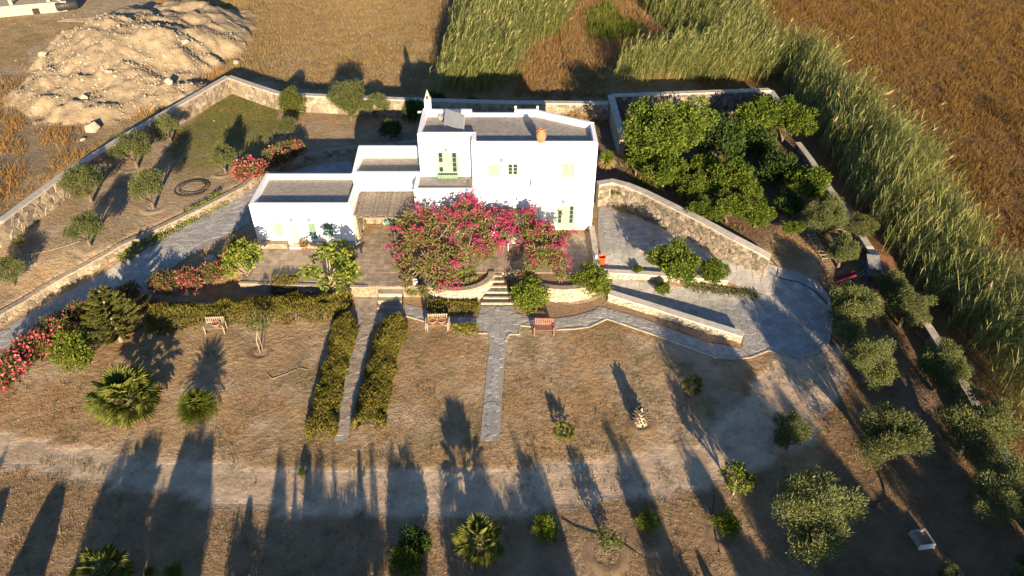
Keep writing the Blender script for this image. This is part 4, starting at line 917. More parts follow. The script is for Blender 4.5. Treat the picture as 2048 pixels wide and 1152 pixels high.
# bougainvilleas over the terrace
def bougainvillea(label, cl, trunks, n, nb, nf, seed):
    rng = np.random.default_rng(seed); P = []
    for a, b_, z, rr in cl:
        p = PZ(a, b_, z); P.append((*p, rr * 1.2))
    P = np.array(P); base = Vector((trunks[0][0], trunks[0][1], 0)); o = thing('bougainvillea', label, 'bougainvillea', base); off = np.array(base)
    cen = np.repeat(P[:, :3], 5, 0) - off; rr = np.repeat(P[:, 3], 5) * rng.uniform(.45, .7, len(cen)); cen = cen + unit(rng.normal(size=cen.shape)) * (np.repeat(P[:, 3], 5) * .55)[:, None]
    link('crown', npmesh('crown', *cloud(rng, cen, rr, n, .2, .085, .35, (.05, .05, 0), .3), 'bougainvillea_leaf'), o)
    # bracts come in bunches, mostly at the top and the fringe
    wts = np.clip(.5 + (cen[:, 2] - cen[:, 2].mean()) * .45, .18, 1.3); pick = rng.random(len(cen)) < wts * .8
    sub, sr = cen[pick], rr[pick]; bc = []
    for c, q in zip(sub, sr):
        for _ in range(4): bc.append(c + unit(rng.normal(size=3) + [0, -.35, .45]) * q * .95)
    bc = np.array(bc); sel = rng.choice(len(bc), min(len(bc), nb // 34), replace=False); S0 = bc[sel]; m_ = 34; u_ = np.linspace(0, 1, m_)[None, :, None]
    dr = unit(S0 - cen.mean(0) + [0, -.3, .9] + rng.normal(0, .5, S0.shape)) * rng.uniform(.4, 1.0, (len(S0), 1)); pts = S0[:, None] + dr[:, None] * u_ + np.array([.1, -.12, -.35]) * u_ ** 2 + rng.normal(0, .07, (len(S0), m_, 3)); pts = pts.reshape(-1, 3)
    link('bracts', npmesh('bracts', *leafquads(pts, unit(rng.normal(size=pts.shape) + [0, -.2, .4]), rng.uniform(.09, .16, len(pts)), .11, rng), 'magenta_bract'), o)['kind'] = 'stuff'
    link('faded_bracts', npmesh('faded_bracts', *cloud(rng, cen, rr * 1.05, nf, .15, .10, .4, (0, 0, 0), .6, .6, .9), 'faded_bract'), o)
    mb = MB()
    for tx, ty in trunks:
        top = (tx + R.uniform(-.2, .2), ty + R.uniform(0, .4), 1.3)
        mb.tube([(tx, ty, -.3), (tx + .08, ty + .05, .6), top], [.13, .11, .09], 7)
        for i in range(9):
            c = cen[rng.integers(len(cen))] + off; mb.tube([top, ((top[0] + c[0]) / 2, (top[1] + c[1]) / 2, max(1.4, (top[2] + c[2]) / 2)), tuple(c)], [.06, .04, .015], 5)
    mb.build('trunk', 'pale_bark', o); tw = MB()
    for i in range(110):
        k = rng.integers(len(cen)); c = cen[k] + off; d = unit(rng.normal(size=3) + [0, -.1, .4]); tw.tube([tuple(c), tuple(c + d * rr[k] * 1.0), tuple(c + d * rr[k] * 1.7 + [0, 0, -.1])], [.02, .014, .006], 3, False)
    tw.build('twigs', 'dead_wood', o)['kind'] = 'stuff'
bougainvillea('huge magenta bougainvillea spreading over the left planter and terrace pergola',
    [(815, 445, 2.4, .7), (830, 480, 1.9, .8), (815, 520, 1.0, .6), (812, 560, .3, .5), (855, 440, 2.8, .9), (870, 475, 2.4, 1.0), (860, 520, 1.5, 1.0), (875, 560, .7, .7), (900, 430, 3.1, .9), (915, 460, 2.8, 1.0), (905, 505, 2.0, 1.0), (950, 435, 3.0, .8), (960, 470, 2.6, .9), (985, 455, 2.7, .7), (985, 490, 2.1, .6), (930, 412, 3.5, .45), (945, 505, 1.9, .7), (975, 505, 1.7, .5), (900, 538, 1.2, .6), (838, 545, .8, .6), (850, 578, .4, .45), (800, 500, 1.4, .5), (800, 535, .7, .4), (1005, 452, 2.7, .6), (1008, 475, 2.4, .5)],
    [(-6.0, 40.3), (-3.2, 41.6), (-5.0, 42.5)], 15500, 5400, 5200, 21)
bougainvillea('smaller magenta bougainvillea over the right planter beside the ground floor door',
    [(1030, 450, 2.6, .7), (1055, 470, 2.3, .8), (1080, 460, 2.6, .8), (1100, 490, 2.0, .8), (1075, 505, 1.7, .8), (1110, 520, 1.3, .7), (1060, 530, 1.0, .5), (1045, 548, .5, .45), (1130, 475, 2.0, .45), (1125, 550, .6, .35), (1060, 435, 3.0, .4)],
    [(2.0, 41.7), (3.3, 41.9)], 9000, 2600, 3400, 22)
# terrace pergola beneath them, table and chairs
tp_ = thing('terrace_pergola', 'wooden terrace pergola under the bougainvillea against the house wall', 'pergola', (-1, 43, 0))
for x in (-6.2, -2.6, 1.9):
    MB().tube([(x, 41.9, 0), (x, 41.9, 2.35)], .08, 8).build('post', 'bark', tp_); MB().bar((x, 41.6, 2.5), (x, 44.44, 2.5), .1, .12).build('rafter', 'bark', tp_)
MB().bar((-6.4, 41.9, 2.39), (2.1, 41.9, 2.39), .12, .1).build('beam', 'bark', tp_)
MB().bar((-6.4, 44.38, 2.39), (1.2, 44.38, 2.39), .12, .1).build('beam', 'bark', tp_)
for i in range(9): MB().bar((-2.4 + i * .4, 43.0, 2.58), (-2.4 + i * .4, 44.42, 2.58), .3, .02).build('awning_board', 'bark', tp_)
c = PZ(1035, 480, .72); tt = thing('terrace_table', 'white table on the terrace between the two bougainvilleas', 'table', (c[0], c[1], 0))
link('tabletop', MB().box(-.75, .75, -.4, .4, .69, .73).mesh('tabletop', 'white_paint'), tt)
for a in (-1, 1):
    for b_ in (-1, 1): link('leg', MB().box(a * .66 - .03, a * .66 + .03, b_ * .32 - .03, b_ * .32 + .03, .002, .688).mesh('leg', 'white_paint'), tt)
def chair(label, x, y, rz, m):
    o = thing('terrace_chair', label, 'chair', (x, y, .002), rz)
    link('seat', MB().box(-.22, .22, -.22, .22, .42, .46).mesh('seat', m), o); link('backrest', MB().box(-.22, .22, .19, .225, .462, .95).mesh('backrest', m), o)
    for a in (-1, 1):
        for b_ in (-1, 1): link('leg', MB().box(a * .19 - .02, a * .19 + .02, b_ * .18 - .02, b_ * .18 + .02, 0, .418).mesh('leg', m), o)
chair('dark terrace chair left of the white table', c[0] - 1.15, c[1] - .1, rad(-100), 'red_wood'); chair('dark terrace chair in front of the white table', c[0] + .2, c[1] - .75, rad(170), 'red_wood')
wx = PZ(797, 574, 0); tag(MB().lathe([(0, 0), (.13, 0), (.19, .3), (.2, .34), (.16, .34), (.14, .28), (0, .28)], 12, (-6.55, 38.8, .004)).build('white_pot', 'white_paint'), 'small white pot on the terrace corner beside the left planter', 'pot')

# rosemary hedges
def hedge(label, pl, hw, h, n, group='rosemary hedges of the lawn', name='rosemary_hedge', leaf='rosemary_leaf', L=.26, cat='hedge', core='rosemary_leaf', gpts=True):
    P = np.array([p[:2] for p in (GL(pl, h * .45) if gpts else pl)]); seg = np.hypot(*np.diff(P, axis=0).T); cum = np.concatenate([[0], seg.cumsum()]); rng = np.random.default_rng(int(P.sum() * 100) % 9999 + 5)
    o = thing(name, label, cat, (P[0][0], P[0][1], h1(*P[0])), 0, group)
    def at(u):
        i = np.clip(np.searchsorted(cum, u) - 1, 0, len(seg) - 1); t = (u - cum[i]) / seg[i]; d = (P[i + 1] - P[i]) / seg[i][:, None]; return P[i] + (P[i + 1] - P[i]) * t[:, None], np.stack([d[:, 1], -d[:, 0]], 1)
    u = rng.random(n) * cum[-1]; v = rng.uniform(-1, 1, n); p, nn_ = at(u); wob = .75 + .5 * vn(u, u * 0 + 3.3, .9); hh = h * (.72 + .55 * vn(u, v * 2 + 7, .8)); v2 = np.sign(v) * np.abs(v) ** .8
    q = p + nn_ * (v2 * hw * wob)[:, None]; z = hh * (1 - np.abs(v2) ** 3.2 * .85) * np.where(rng.random(n) < .25, rng.random(n), 1)
    g = hgt(q[:, 0], q[:, 1]); pos = np.stack([q[:, 0], q[:, 1], g + z - .12], 1)
    ax = unit(np.concatenate([nn_ * (v2 * .55)[:, None], np.full((n, 1), 1.0)], 1) + rng.normal(size=(n, 3)) * .32 + [.1, .05, 0]); s = rng.uniform(.6, 1.2, n)
    link('foliage', npmesh('foliage', *leafquads(pos - np.array(o.location), ax, L * s, .06 * s, rng), leaf), o)
    m = 40; uu = np.linspace(0, cum[-1], m); pp, nc = at(uu); rings = []
    for k in range(9):
        a = -1 + 2 * k / 8; w_ = hw * .8 * a * (.75 + .5 * vn(uu, uu * 0 + 3.3, .9)); x = pp[:, 0] + nc[:, 0] * w_; y = pp[:, 1] + nc[:, 1] * w_
        rings.append(np.stack([x, y, hgt(x, y) + (h * .72 * (1 - abs(a) ** 3) - .1)], 1))
    Vv = np.stack(rings, 1) - np.array(o.location); id_ = np.arange(m * 9).reshape(m, 9); Q = np.stack([id_[:-1, :-1], id_[1:, :-1], id_[1:, 1:], id_[:-1, 1:]], -1).reshape(-1, 4)
    link('branches', npmesh('branches', Vv.reshape(-1, 3), Q, 'bark', True), o); return o
hedge('long rosemary hedge between the left lawn and the terrace', [(300, 638), (360, 634), (430, 626), (520, 617), (610, 615), (700, 612)], 1.0, 1.15, 19000)
hedge('rosemary hedge left of the narrow garden path', [(692, 640), (682, 690), (664, 750), (648, 820), (639, 872)], .68, .85, 15000)
hedge('rosemary hedge right of the narrow garden path', [(793, 640), (774, 684), (760, 740), (746, 800), (735, 852)], .78, .85, 18000)
hedge('yellowish rosemary clump in shade below the fig tree', [(545, 574), (600, 573)], .7, .9, 1400)
hedge('low rosemary strip at the foot of the left planter', [(855, 612), (905, 614), (957, 613)], .55, .45, 1800)
hedge('clipped rosemary block right of the potted bench', [(905, 660), (955, 658)], .35, .45, 800)
hedge('low green growth inside the left round planter', [(-4.8, 39.5), (-3.7, 39.0), (-2.4, 39.6)], .5, 1.35, 1300, None, 'planter_shrub', 'bush_leaf', .2, 'shrub', gpts=False)
hedge('weedy growth along the foot of the retaining wall', [(240, 522), (310, 478), (380, 438), (450, 400)], .45, .4, 1800, None, 'wall_weeds', 'bush_leaf', .22, 'weeds')
hedge('weedy plants in the flower bed at the forecourt', [(1370, 570), (1440, 580), (1515, 590)], .4, .3, 900, None, 'bed_plants', 'dark_leaf', .2, 'plants')
bed = W2([(1225, 553), (1300, 557), (1400, 566), (1460, 568), (1528, 592), (1420, 583), (1317, 569), (1222, 556)])
sheet('flower_bed', bed, 'soil', .075)
vg = W2([(1222, 592), (1300, 618), (1400, 651), (1484, 678), (1480, 692), (1416, 684), (1282, 634), (1202, 611)]); sheet('verge', vg, 'soil', .02)
pb = W2([(790, 590), (845, 585), (880, 603), (920, 610), (962, 606), (954, 634), (895, 631), (845, 613), (810, 605), (790, 604)]); sheet('planting_bed', pb, 'soil', .02)
pb = W2([(1030, 610), (1080, 600), (1130, 612), (1180, 606), (1215, 590), (1200, 611), (1180, 622), (1151, 630), (1110, 636), (1057, 632)]); sheet('planting_bed', pb, 'soil', .02)

# ------------------------------------------------------------------ reeds
def reeds(name, label, poly, dens, H=(3.4, 5.0), seed=1, plume=.09, cat='reeds', wind=.65):
    rng = np.random.default_rng(seed); x0, x1 = min(p[0] for p in poly), max(p[0] for p in poly); y0, y1 = min(p[1] for p in poly), max(p[1] for p in poly)
    n = int((x1 - x0) * (y1 - y0) * dens); x = rng.uniform(x0, x1, n); y = rng.uniform(y0, y1, n); k = inpoly(x, y, poly)
    pu, pv, dp = project(x, y, hgt(x, y) + 2.5); k &= (pu > -80) & (pu < 2140) & (pv > -110) & (pv < 1240); k &= rng.random(n) < .35 + 1.1 * fbm(x, y, 2.2)
    k &= rng.random(n) < np.clip(dline(x, y, list(poly) + [poly[0]]) / 1.3, .12, 1)
    x, y = x[k], y[k]; n = len(x); z = hgt(x, y) - .1; ed = dline(x, y, list(poly) + [poly[0]]); base = np.stack([x, y, z], 1)
    h = rng.uniform(*H, n) * (.55 + .8 * fbm(x + 3, y, 3.0)) * (.72 + .28 * np.clip(ed / 1.8, 0, 1)) * rng.uniform(.8, 1.12, n); ln = np.array([wind, wind * .5, 0]) * (.2 + .8 * vn(x, y, 2.6))[:, None] + rng.normal(0, .17, (n, 3)) * [1, 1, 0]
    def at(t): return base + np.stack([ln[:, 0] * t * t, ln[:, 1] * t * t, t + 0 * h], 1) * h[:, None]
    Vs, Fs, b = [], [], 0
    side = unit(np.stack([rng.normal(size=n), rng.normal(size=n), 0 * h], 1)) * .015
    for t0, t1 in ((0, .5), (.5, .97)):
        a, c = at(t0), at(t1); V = np.stack([a - side, a + side, c + side, c - side], 1).reshape(-1, 3); Vs.append(V); Fs.append(np.arange(4 * n).reshape(-1, 4) + b); b += 4 * n
    for j in range(19):
        t = .16 + .8 * (j + rng.random(n)) / 19; p = base + np.stack([ln[:, 0] * t * t, ln[:, 1] * t * t, t], 1) * h[:, None]
        a = rng.uniform(0, 2 * np.pi, n); d = unit(np.stack([np.cos(a) + wind * 1.5, np.sin(a) + wind * .6, np.full(n, .75)], 1)); L = rng.uniform(.75, 1.35, n)[:, None]; w = unit(np.cross(d, [0, 0, 1.0])) * .026
        m = p + d * L * .5; e = m + unit(d + [.25, .1, -.75]) * L * .5
        V = np.stack([p, m + w, e, m - w], 1).reshape(-1, 3); Vs.append(V); Fs.append(np.arange(4 * n).reshape(-1, 4) + b); b += 4 * n
    base0 = np.array([(x0 + x1) / 2, (y0 + y1) / 2, 0])
    o = thing(name, label, cat, base0); o['kind'] = 'stuff'
    q = link('reed_stems', npmesh('reed_stems', np.concatenate(Vs) - base0, np.concatenate(Fs), 'reed_leaf'), o); q['kind'] = 'stuff'
    k = rng.random(n) < plume; tp2 = at(.95)[k]; nn2 = k.sum(); d = unit(np.stack([ln[k, 0] * 1.8 + .1, ln[k, 1] * 1.4, np.full(nn2, 1.0)], 1) + rng.normal(0, .12, (nn2, 3))); Vp, Fp, bb = [], [], 0
    for j in range(3):
        V, Q = leafquads(tp2 + rng.normal(0, .03, tp2.shape), unit(d + rng.normal(0, .08, d.shape)), rng.uniform(.45, .7, nn2), .10, rng); Vp.append(V); Fp.append(Q + bb); bb += len(V)
    q = link('reed_plumes', npmesh('reed_plumes', np.concatenate(Vp) - base0, np.concatenate(Fp), 'reed_plume'), o); q['kind'] = 'stuff'
reeds('reed_bed', 'tall green reed bed behind the chimney', W2([(855, 193), (925, 197), (990, 192), (1040, 160), (1015, 140), (1050, 105), (1120, 75), (1150, 20), (1160, -30), (905, -30), (900, 40), (880, 120)]), 15, seed=31)
reeds('reed_bed', 'reed row swaying above the grey orchard wall', W2([(1220, 178), (1380, 172), (1540, 168), (1600, 140), (1480, 118), (1390, 118), (1290, 140), (1220, 150)]), 13, seed=32)
reeds('reed_bed', 'long wind bent reed belt between the block wall and the brown field', W2([(1235, -25), (1300, 45), (1400, 120), (1540, 150), (1570, 200), (1612, 285), (1660, 350), (1700, 415), (1760, 500), (1880, 650), (1930, 730), (1985, 825), (2060, 940), (2200, 1000), (2200, 800), (2070, 705), (1990, 620), (1905, 500), (1850, 425), (1770, 320), (1690, 225), (1600, 150), (1530, 100), (1480, 40), (1430, -25)]), 13, seed=33)
reeds('reed_clump', 'green reed clump at the right border in the brown field', W2([(2020, 262), (2060, 285), (2090, 260), (2050, 240)]), 5, seed=34, H=(2.2, 3.2))
reeds('reed_clump', 'tan reed clump leaning out of the orchard corner', W2([(1545, 285), (1575, 290), (1590, 270), (1555, 262)]), 8, seed=35, H=(2, 3), wind=.7)

# ------------------------------------------------------------------ grasses
def blades(name, label, pxpoly, dens, nb, h, spread, w, m, seed, wind=(.25, .1), clumpn=1.0, world=None, cat='grass', thr=0, lump=0, ns=.22, skip=None):
    rng = np.random.default_rng(seed); poly = world or W2(pxpoly); x0, x1 = min(p[0] for p in poly), max(p[0] for p in poly); y0, y1 = min(p[1] for p in poly), max(p[1] for p in poly)
    n = int((x1 - x0) * (y1 - y0) * dens); x = rng.uniform(x0, x1, n); y = rng.uniform(y0, y1, n); k = inpoly(x, y, poly)
    pu, pv, dp = project(x, y, hgt(x, y)); k &= (pu > -40) & (pu < 2090) & (pv > -30) & (pv < 1190) & (fbm(x, y, 2.6) + rng.normal(0, .06, n) > thr)
    if skip: k &= ~inpoly(pu + (fbm(x, y, 1.5) - .5) * 40, pv + (fbm(x + 9, y, 1.5) - .5) * 24, skip)
    x, y = np.repeat(x[k], nb), np.repeat(y[k], nb); n = len(x); sc = np.repeat(rng.uniform(.5, 1.3, n // nb), nb)
    if lump: sc = sc * np.clip(.25 + 3.2 * (fbm(x, y, lump) - .3), .15, 1.7)
    dx, dy = rng.normal(0, spread, (2, n)) * sc; x = x + dx; y = y + dy; p = np.stack([x, y, hgt(x, y) - .02], 1)
    hh = (h * sc * rng.uniform(.6, 1.2, n))[:, None]; d = unit(np.stack([dx / spread * .28 + wind[0], dy / spread * .28 + wind[1], np.ones(n)], 1) + rng.normal(0, ns, (n, 3)))
    s = unit(np.cross(d, rng.normal(size=(n, 3)))) * w / 2; V = np.stack([p - s, p + s, p + d * hh], 1).reshape(-1, 3)
    o = link(name, npmesh(name, V, np.arange(3 * n).reshape(-1, 3), m)); o['kind'] = 'stuff'; tag(o, label, cat); return o
FIELD = [(-100, 200), (330, 210), (455, 140), (555, 178), (800, 190), (870, 190), (880, 100), (900, -30), (320, -30), (380, 60), (440, 120)]
blades('dry_grass', 'golden dry grass of the field behind the rear wall', [(470, 140), (555, 176), (800, 190), (872, 190), (890, 60), (905, -30), (400, -30), (440, 60), (450, 130)], 6, 7, .42, .22, .05, 'gold_grass', 41, (.2, .1))
blades('field_scrub', 'brown dry scrub covering the field beyond the reeds', [(1440, -40), (1530, 60), (1690, 180), (1850, 375), (1990, 580), (2080, 680), (2300, 700), (2600, 300), (2300, -40)], 7, 15, .46, .27, .05, 'brown_grass', 42, (.15, .08), lump=1.3, ns=.5)
blades('dry_weeds', 'rusty dry weeds between the two reed beds', [(1030, 195), (1210, 195), (1215, 140), (1300, 120), (1400, 125), (1300, 45), (1230, -30), (1155, -30), (1140, 40), (1060, 100), (1040, 150)], 6, 12, .6, .26, .05, 'rust_weed', 43)
blades('green_weeds', 'green creeping weeds amid the rusty weeds', [(1175, 30), (1215, 10), (1260, 50), (1290, 65), (1240, 80), (1180, 75)], 7, 14, .7, .3, .12, 'citrus_leaf', 44)
blades('orange_weeds', 'orange dry weeds outside the long boundary wall', [(-60, 210), (30, 230), (110, 250), (170, 300), (240, 255), (200, 300), (130, 355), (0, 440), (-100, 480)], 4, 14, .5, .26, .045, 'orange_weed', 45, (.1, .05), thr=.46, lump=1.6, ns=.4)
blades('orange_weeds', 'orange weeds at the right foot of the dirt heap', [(345, 125), (440, 130), (470, 145), (400, 180), (280, 245), (260, 225), (340, 185)], 4, 14, .5, .24, .05, 'orange_weed', 46, thr=.45)
blades('dry_weeds', 'brown weeds on the far slope of the dirt heap', [(300, -25), (420, -25), (440, 60), (435, 110), (390, 80), (330, 30)], 5, 12, .6, .25, .05, 'rust_weed', 47, thr=.35)
blades('dry_weeds', 'dark weeds in the hollow left of the dirt heap', [(-60, 130), (90, 150), (130, 210), (190, 240), (120, 300), (-60, 230)], 4, 10, .45, .25, .05, 'rust_weed', 48, thr=.42)
LAWN_PX = [(-300, 840), (0, 780), (180, 740), (300, 690), (640, 670), (700, 630), (830, 640), (900, 655), (970, 668), (1040, 660), (1110, 664), (1210, 642), (1430, 720), (1600, 715), (1700, 710), (1760, 640), (1700, 560), (1660, 520), (1600, 480), (1760, 500), (2040, 900), (2300, 1300), (2300, 1500), (-300, 1500)]
blades('lawn_grass', 'short dry grass on the front lawns', LAWN_PX, 24, 6, .09, .10, .03, 'lawn_grass', 51, (.1, .05), thr=.42, skip=ROAD)
blades('straw_tufts', 'scattered straw tufts standing on the front lawns', LAWN_PX, 1.6, 16, .15, .11, .035, 'lawn_grass', 57, (.1, .05), thr=.47, ns=.4)
blades('rut_grass', 'thin strip of dry grass between the wheel ruts', [(-300, 815), (0, 890), (300, 938), (600, 966), (850, 972), (1100, 963), (1350, 930), (1500, 875), (1500, 890), (1350, 950), (1100, 987), (850, 996), (600, 990), (300, 960), (0, 912)], 16, 7, .09, .10, .03, 'lawn_grass', 58, (.1, .05), thr=.42, ns=.35)
blades('lawn_weeds', 'sparse green weeds dotting the front lawns', LAWN_PX, 1.6, 12, .13, .10, .04, 'green_grass', 52, (0, 0), thr=.54)
UGP = [(-100, 520), (0, 460), (130, 368), (250, 292), (455, 178), (555, 208), (800, 220), (1000, 225), (1150, 228), (1130, 255), (820, 290), (660, 305), (530, 345), (485, 378), (300, 470), (0, 632), (-150, 710)]
blades('garden_grass', 'short dry grass in the walled upper garden', UGP, 26, 6, .09, .12, .035, 'lawn_grass', 53, (.05, .02), thr=.45)
blades('green_turf', 'green grass in the far corner of the upper garden', [(360, 258), (455, 183), (555, 213), (548, 262), (500, 300), (420, 340), (340, 330)], 26, 8, .11, .12, .04, 'green_grass', 54, (.05, .02), thr=.30)
blades('orchard_growth', 'low green growth under the orchard trees', [(1250, 300), (1540, 215), (1620, 370), (1600, 430), (1530, 460), (1400, 420), (1260, 362)], 3, 14, .4, .3, .09, 'citrus_leaf', 62, thr=.47, ns=.5)
blades('orchard_weeds', 'dry weeds between the orchard trees', [(1240, 290), (1540, 200), (1640, 360), (1700, 470), (1640, 500), (1540, 515), (1400, 425), (1250, 360)], 6, 8, .2, .2, .05, 'rust_weed', 55, thr=.45)
blades('wall_foot_weeds', 'dry weeds at the foot of the curved courtyard wall', [(1200, 405), (1240, 412), (1345, 458), (1455, 512), (1530, 525), (1530, 532), (1455, 522), (1414, 498), (1363, 468), (1287, 440), (1200, 410)], 22, 8, .3, .14, .05, 'rust_weed', 56)

# ------------------------------------------------------------------ dirt heap rocks, ruin, boulders
def rock_mesh(seed, name='boulder'):
    bm = bmesh.new(); r = np.random.default_rng(seed + 40); p = unit(r.normal(size=(26, 3))) * r.uniform(.42, .6, (26, 1)) * [1, 1, .9]
    for c in p: bm.verts.new(c)
    bmesh.ops.convex_hull(bm, input=list(bm.verts))
    for q in [v_ for v_ in bm.verts if not v_.link_faces]: bm.verts.remove(q)
    me = bpy.data.meshes.new(name); bm.to_mesh(me); bm.free(); me.materials.append(M['rock']); return me
mat('heap_earth', (.20, .155, .10), (.33, .265, .18), 1.1, .95, .9, 5, detail=9)
hx = np.arange(MC[0] - 17, MC[0] + 20, .22); hy = np.arange(MC[1] - 17, MC[1] + 19, .22); HX, HY = np.meshgrid(hx, hy); HM = heap_m(HX, HY)
def hfine(x, y):
    m = heap_m(x, y); rg = 1 - np.abs(2 * fbm(x * 1.0, y * .55, 1.7) - 1); return sm(m * 5) * (.05 + .26 * rg * vn(x, y, 3.1) + .30 * fbm(x, y, .8) + .2 * vn(x, y, .4)) - .06 * (m < .03)
HZ = hgt(HX, HY) + hfine(HX, HY); hi = np.arange(HX.size).reshape(HX.shape); hq = np.stack([hi[:-1, :-1], hi[:-1, 1:], hi[1:, 1:], hi[1:, :-1]], -1).reshape(-1, 4); kk = (HM.ravel()[hq] > .015).all(1)
structure(link('dirt_heap', npmesh('dirt_heap', np.stack([HX, HY, HZ], -1), hq[kk], 'heap_earth', False)))
hz1 = lambda x, y: float(hfine(np.array([x]), np.array([y]))[0])
RK = [rock_mesh(i) for i in range(4)]
for i, (l_, a, b_, rx, rz) in enumerate([('tall pale boulder standing just outside the boundary wall', 186, 262, 1.25, 1.5), ('white boulder in the field near the wall corner', 474, 128, .9, .7), ('grey boulder in shade left of the low wing', 424, 524, 1.15, .85), ('angular pale boulder on the left flank of the dirt heap', 89, 120, .9, .7), ('large slab rock on the right flank of the dirt heap', 372, 90, 1.3, .6), ('pale rock low on the dirt heap near the wall', 340, 174, .8, .7), ('white rock in the middle of the dirt heap', 220, 153, .85, .5), ('rock at the bottom of the dirt heap', 172, 206, .9, .6), ('small pale rock beside the tall boulder', 166, 280, .6, .45)]):
    p = G(a, b_); o = link('boulder', RK[i % 4], None, (p[0], p[1], p[2] + hz1(p[0], p[1]) + rz * .25), (.2, .1, i * 1.3), (rx, rx * .8, rz)); tag(o, l_, 'boulder')
rng = np.random.default_rng(9); mb = MB(); bmv = [[tuple(v.co) for v in m.vertices] for m in RK]; bmf = [[tuple(p.vertices) for p in m.polygons] for m in RK]
ico = bmesh.new(); bmesh.ops.create_icosphere(ico, subdivisions=1, radius=.5); iv = [tuple(v.co) for v in ico.verts]; jf = [tuple(v.index for v in f.verts) for f in ico.faces]
for i in range(2300):
    a, b_ = rng.uniform(20, 450), rng.uniform(25, 240)
    if not inpoly(np.array([a]), np.array([b_]), MOUND)[0] and R.random() < .8: continue
    if 150 < a < 260 and b_ > 60 and R.random() < .5: continue
    p = G(a, b_); p = (p[0], p[1], p[2] + hz1(p[0], p[1])); s = .06 + .3 * R.random() ** 4; q = [R.uniform(.6, 1.2) * s for _ in range(3)]
    mb.add([(p[0] + v[0] * q[0] * R.uniform(.8, 1.2), p[1] + v[1] * q[1], p[2] + .1 * s + v[2] * q[2] * .8) for v in iv], jf)
cl = MB(); np_ = 0
while np_ < 5200:
    x, y = MC[0] + rng.uniform(-12, 15), MC[1] + rng.uniform(-13, 8); m = float(heap_m(np.array([x]), np.array([y]))[0])
    if m < .02 - .1 * (R.random() < .1): np_ += .2; continue
    s = .05 + .22 * R.random() ** 3; z = h1(x, y) + hz1(x, y); q = [R.uniform(.6, 1.3) * s for _ in range(3)]; np_ += 1
    cl.add([(x + c[0] * q[0] * R.uniform(.7, 1.3), y + c[1] * q[1] * R.uniform(.7, 1.3), z + c[2] * q[2]) for c in iv], jf)
tag(cl.build('earth_clods', 'heap_earth'), 'clods of earth and grit covering the dirt heap', 'clods', kind='stuff')
rub = mb.build('rubble', 'rock'); tag(rub, 'loose pale stones scattered over the dirt heap', 'rubble', kind='stuff')
blades('heap_weeds', 'dry weeds rooted on the dirt heap and its edges', [(20, 130), (140, 40), (300, 20), (440, 110), (330, 215), (250, 250), (130, 240)], 1.1, 12, .4, .22, .045, 'rust_weed', 61, thr=.5, ns=.4)
# unfinished concrete building at the top left corner
p0 = G(-60, 40); p1 = G(135, 22); ry = math.atan2(p1[1] - p0[1], p1[0] - p0[0]); bl_ = math.hypot(p1[0] - p0[0], p1[1] - p0[1])
cb = thing('concrete_ruin', 'unfinished concrete building frame at the top left corner of the photo', 'building', p0, ry)
link('plinth', MB().box(0, bl_, 0, .25, -.6, 1.0).mesh('plinth', 'concrete'), cb); link('floor_slab', MB().box(0, bl_ + .2, -.05, 12, 1.0, 1.25).mesh('floor_slab', 'concrete'), cb)
for x in (1, 5.0, 9.2, bl_ - .6):
    for y in (.5, 6): link('column', MB().box(x - .2, x + .2, y - .2, y + .2, 1.25, 4.2).mesh('column', 'concrete'), cb)
link('roof_slab', MB().box(0, bl_ + .2, -.05, 12, 4.2, 4.45).mesh('roof_slab', 'concrete'), cb)
link('vent', MB().box(bl_ - 3.9, bl_ - 3.1, -.02, -.003, .0, .7).mesh('vent', 'dark_gap'), cb)
tk = G(137, 20); o = thing('water_tank', 'black plastic tank lying beside the concrete building', 'tank', (tk[0], tk[1], tk[2] + .6), ry + .2)
link('tank_body', MB().lathe([(0, -1.3), (.45, -1.28), (.6, -1.1), (.62, 0), (.6, 1.1), (.45, 1.28), (0, 1.3)], 14).mesh('tank_body', 'black_plastic', True), o, rot=(0, rad(90), 0))
for k in range(4): link('rib', MB().lathe([(.62, -.05), (.66, 0), (.62, .05)], 14).mesh('rib', 'black_plastic', True), o, (-.8 + k * .53, 0, 0), (0, rad(90), 0))
for k in range(7):
    p = G(115 + 6 * k, 44 - 2 * (k % 3)); o = MB().bar((p[0], p[1], p[2] + .06), (p[0] + 2.2, p[1] + .2 * (k % 3), p[2] + .1), .16, .05).build('timber_plank', 'pale_wood'); tag(o, 'grey plank dumped on the ground between the tank and the dirt heap', 'plank', 'planks dumped beside the concrete building')

